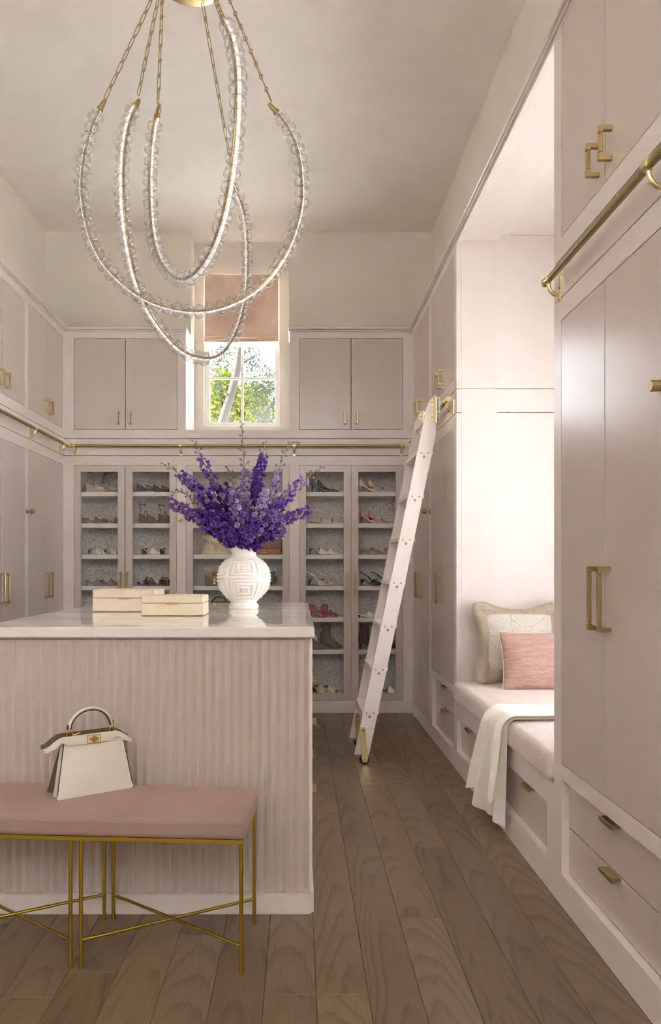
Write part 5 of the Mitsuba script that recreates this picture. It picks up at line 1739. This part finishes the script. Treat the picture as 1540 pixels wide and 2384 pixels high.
        if extra == 'buckle':
            o('vamp', vamp_mesh(L, W, h, 0.52, 0.92, 0.044, 0.7, plat=plat, open_toe=True), S(up), smooth=40)
            b = buckle_mesh(0.036, 0.032)
            Rb = np.array([[math.cos(0.3), 0, math.sin(0.3)], [0, 1, 0], [-math.sin(0.3), 0, math.cos(0.3)]])
            o('buckle', move(b, (0.58 * L, -0.004, sole_z(0.58, h) + plat + 0.044), Rb), S('cream'))
            o('sole_edge', move(sole_mesh(L, W, 0.0, 0.006), (0, 0, 0.002)), S('cream'), smooth=40)
        elif extra == 'ankle':
            o('vamp', vamp_mesh(L, W, h, 0.50, 0.90, 0.046, 0.7, plat=plat, open_toe=True), S(up), smooth=40)
            z0 = h + plat
            sm = strap([(0.04 * L, -W * 0.30, z0 + 0.004), (0.10 * L, -W * 0.34, z0 + 0.05), (0.20 * L, -W * 0.3, z0 + 0.092), (0.34 * L, 0, z0 + 0.10), (0.20 * L, W * 0.3, z0 + 0.092), (0.08 * L, W * 0.3, z0 + 0.05), (0.04 * L, W * 0.3, z0 + 0.004)], 0.004)
            sm2 = strap([(0.10 * L, -W * 0.34, z0 + 0.05), (0.26 * L, -W * 0.40, z0 + 0.045), (0.46 * L, -W * 0.45, sole_z(0.46, h) + plat + 0.02)], 0.0035)
            o('ankle_strap', merge(sm, sm2), S('brown' if M is not None and up == 'snake' else 'darkbrown'), smooth=40)
        else:
            bands = []
            for ua, ub, hh in ((0.80, 0.66, 0.030), (0.66, 0.80, 0.030), (0.58, 0.44, 0.044), (0.44, 0.58, 0.044), (0.30, 0.40, 0.058)):
                bands.append((ua, ub, hh))
            for ua, ub, hh in bands:
                o('strap', band(L, W, h, ua, ub, hh, plat, 0.007), S('mocha'), smooth=40)
            z0 = h + plat
            o('ankle_strap', strap([(0.12 * L, -W * 0.34, z0 + 0.01), (0.06 * L, -W * 0.3, z0 + 0.06), (0.02 * L, 0, z0 + 0.085), (0.22 * L, W * 0.32, z0 + 0.075), (0.34 * L, -W * 0.1, z0 + 0.075), (0.05 * L, -W * 0.3, z0 + 0.07)], 0.0033), S('mocha'), smooth=40)
            rs = np.random.default_rng(2)
            for ua, ub, hh in bands:
                for tt in (0.2, 0.45, 0.7):
                    a = tt * PI
                    uu = ua + (ub - ua) * (1 - math.cos(a)) / 2
                    p = (uu * L, -math.cos(a) * half_w(np.array([uu]), W)[0], sole_z(uu, h) + plat + hh * math.sin(a) ** 0.8 + 0.001)
                    o('stud', lathe([(0.003, 0), (0.0, 0.003)], 6, p), S('silver'))
    elif kind == 'strappy':                               # braided kitten-heel sandal
        o('sole', sole_mesh(L, W, h, 0.005, 0.6), S(so), smooth=40)
        o('heel', heel_mesh(L, W, h, 'kitten'), S(he), smooth=40)
        for ua, ub, hh in ((0.86, 0.62, 0.030), (0.62, 0.86, 0.032), (0.50, 0.66, 0.044), (0.66, 0.46, 0.044)):
            o('strap', band(L, W, h, ua, ub, hh, 0, 0.010), S(up), smooth=40)
            for q in np.linspace(0.1, 0.9, 7):
                a = q * PI
                uu = ua + (ub - ua) * (1 - math.cos(a)) / 2
                p = np.array([uu * L, -math.cos(a) * half_w(np.array([uu]), W)[0], sole_z(uu, h) + hh * math.sin(a) ** 0.8 + 0.002])
                o('braid', lathe([(0.0, -0.003), (0.0045, 0.0), (0.0, 0.004)], 6, p, cap=False), S(up), smooth=True)
    elif kind == 'knot':                                  # flat sandal with thick knotted bands
        o('sole', sole_mesh(L, W, h, 0.010, 0.6), S(so), smooth=40)
        rs = np.random.default_rng(8)
        for i, (ua, ub, hh) in enumerate(((0.75, 0.45, 0.050), (0.45, 0.75, 0.054), (0.62, 0.30, 0.060), (0.32, 0.60, 0.058))):
            a = np.linspace(0, PI, 13)
            u = ua + (ub - ua) * (1 - np.cos(a)) / 2
            c = np.stack([u * L, -np.cos(a) * (half_w(u, W) + 0.004), sole_z(u, h) + 0.006 + hh * np.sin(a) ** 0.8], -1)
            o('band', tube(c, 0.0095, 8), S(up if i % 2 else 'mocha'), smooth=True)
            for q in (3, 6, 9):
                o('fleck', move(rbox(0.006, 0.0035, 0.004, 0.002, 2, 3), c[q] + [0, -0.006, 0.005]), S('gold'), smooth=True)
        o('heel_tab', strap([(0.03 * L, -W * 0.3, 0.012), (-0.01, 0, 0.03), (0.03 * L, W * 0.3, 0.012)], 0.006), S(up), smooth=True)
    elif kind == 'strap_pump':                            # berry pump with wide studded straps
        o('sole', sole_mesh(L, W, h), S(so), smooth=40)
        o('vamp', vamp_mesh(L, W, h, 0.56, 1.0, 0.036), S(up), smooth=40)
        o('heel', heel_mesh(L, W, h, 'stiletto'), S(he), smooth=40)
        for ua, ub, hh, w in ((0.60, 0.36, 0.040, 0.015), (0.36, 0.60, 0.042, 0.015), (0.22, 0.30, 0.072, 0.018), (0.06, 0.16, 0.066, 0.018)):
            o('strap', band(L, W, h, ua, ub, hh, 0, w), S(up), smooth=40)
            for tt in (0.15, 0.32, 0.5, 0.68):
                a = tt * PI
                uu = ua + (ub - ua) * (1 - math.cos(a)) / 2
                p = (uu * L, -math.cos(a) * (half_w(np.array([uu]), W)[0] + 0.002), sole_z(uu, h) + hh * math.sin(a) ** 0.8 + 0.001)
                o('stud', move(lathe([(0.0052, 0), (0.0, 0.0052)], 4), p, tilt(0.9 * math.cos(a))), S('gold' if tt != 0.5 else 'nude'))
        o('heel_strap', counter_mesh(L, W, h, 0.022, 0.30, 0.03), S(up), smooth=40)
    elif kind == 'boot':
        o('sole', sole_mesh(L, W, h), S('sole_dark'), smooth=40)
        o('vamp', vamp_mesh(L, W, h, 0.40, 1.0, 0.080), S(up), smooth=40)
        o('shaft', boot_shaft(L, W, h, 0.205), S(up), smooth=60)
        o('counter', counter_mesh(L, W, h, 0.05, 0.5, 0.03), S(up), smooth=40)
        o('heel', heel_mesh(L, W, h, 'stiletto'), S('sole_dark' if extra else up), smooth=40)
    return key


def on_shelf(px_heel, row, dw, yaw=0.0):
    Y = D + SW0 + dw
    z = (SHELF_Z[row] if row < 6 else CAB_FLOOR) + 0.0004
    x = (px_heel - CX) * Y / F
    return T().translate([x, Y, z]).rotate([0, 0, 1], math.degrees(yaw))


SHOES = [
    # column: (front heel px, rear heel px, row, kind, where, look, args)
    (200, 236, 0, 'wedge', 'left cabinet top shelf, left side', 'grey patterned espadrille wedge with ankle strap', dict(L=0.175, h=0.055, up='snake', he='espadrille', so='leather_sole', extra='ankle')),
    (192, 238, 1, 'slide', 'left cabinet second shelf, left side', 'brown block-heel mule with a cream buckle', dict(L=0.205, h=0.045, up='brown', so='brown', he='cork', extra='buckle')),
    (204, 240, 2, 'strappy', 'left cabinet third shelf, left side', 'pale braided kitten-heel sandal', dict(L=0.165, h=0.045, up='white', so='nude', he='darkbrown')),
    (198, 231, 3, 'mule', 'left cabinet fourth shelf, left side', 'pointed mauve block-heel mule', dict(L=0.165, h=0.045, up='mauve', so='mauve', extra='tag')),
    (319, 357, 0, 'wedge', 'left cabinet top shelf, right side', 'dark brown platform slide with pale buckle', dict(L=0.150, W=0.075, h=0.045, up='cork', he='darkbrown', so='darkbrown', extra='buckle')),
    (324, 369, 1, 'wedge', 'left cabinet second shelf, right side', 'brown studded strappy wedge sandal', dict(L=0.165, h=0.065, up='mocha', he='mocha', so='mocha')),
    (330, 372, 2, 'mule', 'left cabinet third shelf, right side', 'cream block-heel mule with gold trim', dict(L=0.160, h=0.052, up='cream', so='leather_sole', he='darkbrown', extra='script')),
    (324, 361, 3, 'knot', 'left cabinet fourth shelf, right side', 'dark flat sandal of knotted gold-flecked bands', dict(L=0.155, W=0.075, h=0.006, up='darkbrown', so='mocha')),
    (724, 740, 0, 'pump', 'right cabinet top shelf, left side', 'black pointed pump', dict(L=0.20, h=0.062, up='darkgreen', so='black', he='black', extra='bow')),
    (722, 748, 1, 'mule', 'right cabinet second shelf, left side', 'flat beige mule with a gold chain', dict(L=0.20, h=0.006, up='beige', so='taupe', extra='chain')),
    (719, 740, 2, 'mule', 'right cabinet third shelf, left side', 'white kitten-heel mule with a silver bit', dict(L=0.180, h=0.052, up='white', so='cork', he='taupe', extra='bit')),
    (717, 742, 3, 'slingback', 'right cabinet fourth shelf, left side', 'beige slingback pump with a dark heel', dict(L=0.180, h=0.050, up='nude', so='leather_sole', he='darkbrown', extra='white')),
    (721, 749, 4, 'strap_pump', 'right cabinet fifth shelf', 'berry pink pump with gold-studded straps', dict(L=0.160, h=0.045, up='berry', so='berry')),
    (706, 747, 5, 'boot', 'right cabinet sixth shelf, left side', 'taupe suede ankle boot', dict(L=0.195, h=0.060, up='taupe')),
    (835, 857, 0, 'pump', 'right cabinet top shelf, right side', 'beige pointed pump with a bow', dict(L=0.205, h=0.060, up='nude', so='leather_sole', extra='bow')),
    (839, 859, 1, 'pump', 'right cabinet second shelf, right side', 'shiny rose pink pump with red heel', dict(L=0.180, h=0.058, up='rose', so='leather_sole', he='red', extra='studbow')),
    (839, 872, 2, 'mule', 'right cabinet third shelf, right side', 'tan kitten-heel mule with a bow', dict(L=0.180, h=0.040, up='tan', so='tan', extra='bowflat')),
    (839, 867, 3, 'slingback', 'right cabinet fourth shelf, right side', 'black slingback with a bow', dict(L=0.190, h=0.050, up='black', so='black')),
    (833, 874, 4, 'slide', 'right cabinet fifth shelf, right side', 'plain white slide', dict(L=0.165, W=0.076, h=0.022, up='white', so='white', he='black')),
    (836, 884, 5, 'boot', 'right cabinet sixth shelf, behind the ladder', 'dark brown suede ankle boot', dict(L=0.195, h=0.060, up='suede_brown', extra=True)),
]
for pa, pb, row, kind, where, look_, kw in SHOES:
    nm = 'boots' if kind == 'boot' else 'shoes'
    grp = f'pair of {look_} on the {where}'[:90]
    build_shoe(f'{look_}, front of pair, {where}', kind, on_shelf(pa, row, 0.050, 0.03), None, **kw)
    build_shoe(f'{look_}, rear of pair, {where}', kind, on_shelf(pb, row, 0.128, 0.05), None, **kw)
for i, (px, dw) in enumerate(((729, 0.12), (752, 0.11))):
    build_shoe('ivory open-toe mule on the cabinet floor, ' + ('half hidden behind the island corner' if i == 0 else 'right one of the pair'), 'slide',
               on_shelf(px, 6, dw, -0.75), None, L=0.165, W=0.085, h=0.050, up='ivory', so='leather_sole', he='darkbrown', extra='ivory')
for i, (px, dw) in enumerate(((884, 0.05), (902, 0.10))):
    build_shoe('white floral slide on the cabinet floor right of the ladder, ' + ('front' if i == 0 else 'rear') + ' of pair', 'slide', on_shelf(px, 6, dw, -0.2), None, L=0.150, W=0.075, h=0.020, up='white', so='cork', extra='floral')

# ------------------------------------------------------------------ bags in the middle cabinet
def shelf_pt(px, row, dw):
    Y = D + SW0 + dw
    return np.array([(px - CX) * Y / F, Y, SHELF_Z[row] + 0.0005])


S_ = 'shoe_'
mat('canvas_cream', srgb(205, 192, 165), 0.8)
b = thing('handbag', 'slouchy cream drawstring bag with wound cord tassels left of the vase in the middle cabinet', 'handbag')
o3 = shelf_pt(502, 2, 0.10)
def pouch(k0):
    n, m = 40, 22
    a = np.arange(n) * 2 * PI / n
    P = []
    for k in np.linspace(0, 1, m):
        w = 0.130 * (1 - k) ** 1.2 + 0.038 * k + 0.045 * max(0, (k - 0.78) / 0.22) ** 1.3
        dd_ = 0.060 * (1 - k) + 0.016 * k + 0.012 * max(0, (k - 0.8) / 0.2)
        rip = 1 + 0.10 * k * np.sin(a * 7 + 1) + 0.05 * np.sin(a * 3)
        P.append(np.stack([w * np.cos(a) * rip - 0.035 * k, dd_ * np.sin(a) * rip, np.full(n, 0.165 * k ** 0.85) + 0.012 * max(0, k - 0.8) * 5 * np.sin(a * 4)], -1))
    return grid(np.array(P), True)
m = pouch(0)
obj('body', (m[0] + o3, m[1]), 'canvas_cream', b, smooth=True)
nk = o3 + [-0.012, -0.045, 0.098]
obj('cord', merge(tube(catmull(np.array([nk + [-0.075, 0.03, 0.02], nk + [-0.035, -0.005, 0.012], nk, nk + [0.05, 0.0, 0.004], nk + [0.10, 0.03, 0.0]]), 5), 0.0042, 7), tube(catmull(np.array([nk + [-0.02, 0, 0.004], nk + [-0.005, -0.012, 0.02], nk + [0.012, -0.012, 0.012], nk + [0.004, -0.01, -0.01], nk + [-0.018, -0.008, -0.004]]), 5), 0.004, 7)), 'canvas_cream', b, smooth=True)
for dx, ln in ((-0.020, 0.068), (0.020, 0.060)):
    prof = [(0.004, 0.0)] + [(0.0105 - 0.0015 * (i % 2) - 0.004 * (i / 9) ** 2, -0.012 - ln * 0.85 * i / 9) for i in range(10)] + [(0.002, -ln - 0.012)]
    prof = prof[::-1]
    obj('tassel', lathe([(r, z) for r, z in prof], 14, nk + [dx * 1.3, -0.014, 0.004]), 'canvas_cream', b, smooth=40)
b = thing('handbag', 'brown leather flap bag right of the vase neck in the middle cabinet', 'handbag')
o3 = shelf_pt(628, 2, 0.09)
obj('body', move(rbox(0.105, 0.035, 0.068, 0.012, 6, 4), o3 + [0, 0, 0.068]), S_ + 'camel', b, smooth=True)
obj('flap', move(rbox(0.107, 0.006, 0.044, 0.005, 6, 4), o3 + [0.0, -0.037, 0.098]), S_ + 'brown', b, smooth=True)
obj('buckle', merge(box(o3[0] - 0.072, o3[0] - 0.022, o3[1] - 0.052, o3[1] - 0.043, o3[2] + 0.004, o3[2] + 0.052, 0.002)), S_ + 'camel', b)
obj('bar', merge(box(o3[0] - 0.068, o3[0] - 0.028, o3[1] - 0.056, o3[1] - 0.052, o3[2] + 0.034, o3[2] + 0.039, 0.001), box(o3[0] - 0.068, o3[0] - 0.028, o3[1] - 0.056, o3[1] - 0.052, o3[2] + 0.016, o3[2] + 0.021, 0.001)), S_ + 'gold', b)
b = thing('handbag', 'taupe leather satchel with a gold padlock left of the vase in the middle cabinet', 'handbag')
o3 = shelf_pt(510, 3, 0.09)
obj('body', move(rbox(0.118, 0.036, 0.064, 0.008, 6, 4), o3 + [0, 0, 0.064]), S_ + 'taupe', b, smooth=True)
obj('flap', extrude([(o3[0] - 0.120, o3[2] + 0.130), (o3[0] - 0.120, o3[2] + 0.100), (o3[0] - 0.035, o3[2] + 0.052), (o3[0] + 0.035, o3[2] + 0.052), (o3[0] + 0.120, o3[2] + 0.100), (o3[0] + 0.120, o3[2] + 0.130)], o3[1] - 0.042, o3[1] - 0.036), S_ + 'mauve', b)
obj('belt', box(o3[0] - 0.050, o3[0] - 0.010, o3[1] - 0.046, o3[1] - 0.040, o3[2] + 0.004, o3[2] + 0.120, 0.002), S_ + 'taupe', b)
obj('padlock', merge(box(o3[0] - 0.044, o3[0] - 0.020, o3[1] - 0.060, o3[1] - 0.047, o3[2] + 0.034, o3[2] + 0.068, 0.003), tube([(o3[0] - 0.032 + 0.010 * math.cos(t), o3[1] - 0.054, o3[2] + 0.068 + 0.016 * math.sin(t)) for t in np.linspace(0, PI, 10)], 0.003, 7),
                     box(o3[0] - 0.046, o3[0] - 0.018, o3[1] - 0.052, o3[1] - 0.046, o3[2] + 0.012, o3[2] + 0.030, 0.002)), S_ + 'gold', b)
t = np.linspace(0, 2 * PI, 20)[:-1]
obj('ring', tube(np.stack([o3[0] - 0.100 + 0.014 * np.cos(t), np.full_like(t, o3[1]), o3[2] + 0.141 + 0.012 * np.sin(t)], -1), 0.0015, 6, closed=True), S_ + 'silver', b, smooth=True)
b = thing('handbag', 'dark grey-brown hobo bag with a chain, half hidden behind the right side of the vase', 'handbag')
o3 = shelf_pt(612, 3, 0.10)
tt = np.linspace(0, 2 * PI, 36)[:-1]
P = np.stack([np.stack([o3[0] + (0.118 * np.sign(np.cos(tt)) * np.abs(np.cos(tt)) ** 0.7) * q, np.full_like(tt, o3[1] + y), o3[2] + 0.076 + 0.075 * q * np.sign(np.sin(tt)) * np.abs(np.sin(tt)) ** 0.6 * np.where(np.sin(tt) > 0, 0.55 + 0.45 * np.abs(np.cos(tt)) ** 2, 1)], -1) for y, q in ((-0.038, 0.0), (-0.036, 0.7), (-0.024, 0.97), (0, 1.0), (0.024, 0.97), (0.036, 0.7), (0.038, 0.0))])
obj('body', grid(P, True), S_ + 'taupe', b, smooth=True)
for i in range(7):
    a = i / 6
    c = o3 + [0.110 + 0.012 * math.sin(a * PI), -0.03, 0.150 - 0.055 * a]
    k = np.linspace(0, 2 * PI, 12)[:-1]
    obj('chain_link', tube(np.stack([c[0] + 0.005 * np.cos(k), c[1] + (0.003 if i % 2 else 0) * np.cos(k), c[2] + 0.007 * np.sin(k)], -1), 0.0013, 5, closed=True), S_ + 'silver', b, smooth=True)
b = thing('handbag', 'olive green bag with a black handle, left of the vase foot', 'handbag')
o3 = shelf_pt(512, 4, 0.09)
obj('body', move(rbox(0.085, 0.040, 0.066, 0.012, 6, 4), o3 + [0, 0, 0.066]), S_ + 'olive', b, smooth=True)
obj('handle', tube([(o3[0] - 0.004 + 0.058 * math.cos(t), o3[1], o3[2] + 0.128 + 0.046 * math.sin(t)) for t in np.linspace(0.05, PI - 0.05, 18)], 0.005, 8), S_ + 'black', b, smooth=True)
obj('clasp', box(o3[0] - 0.018, o3[0] + 0.002, o3[1] - 0.046, o3[1] - 0.039, o3[2] + 0.098, o3[2] + 0.122, 0.002), S_ + 'silver', b)
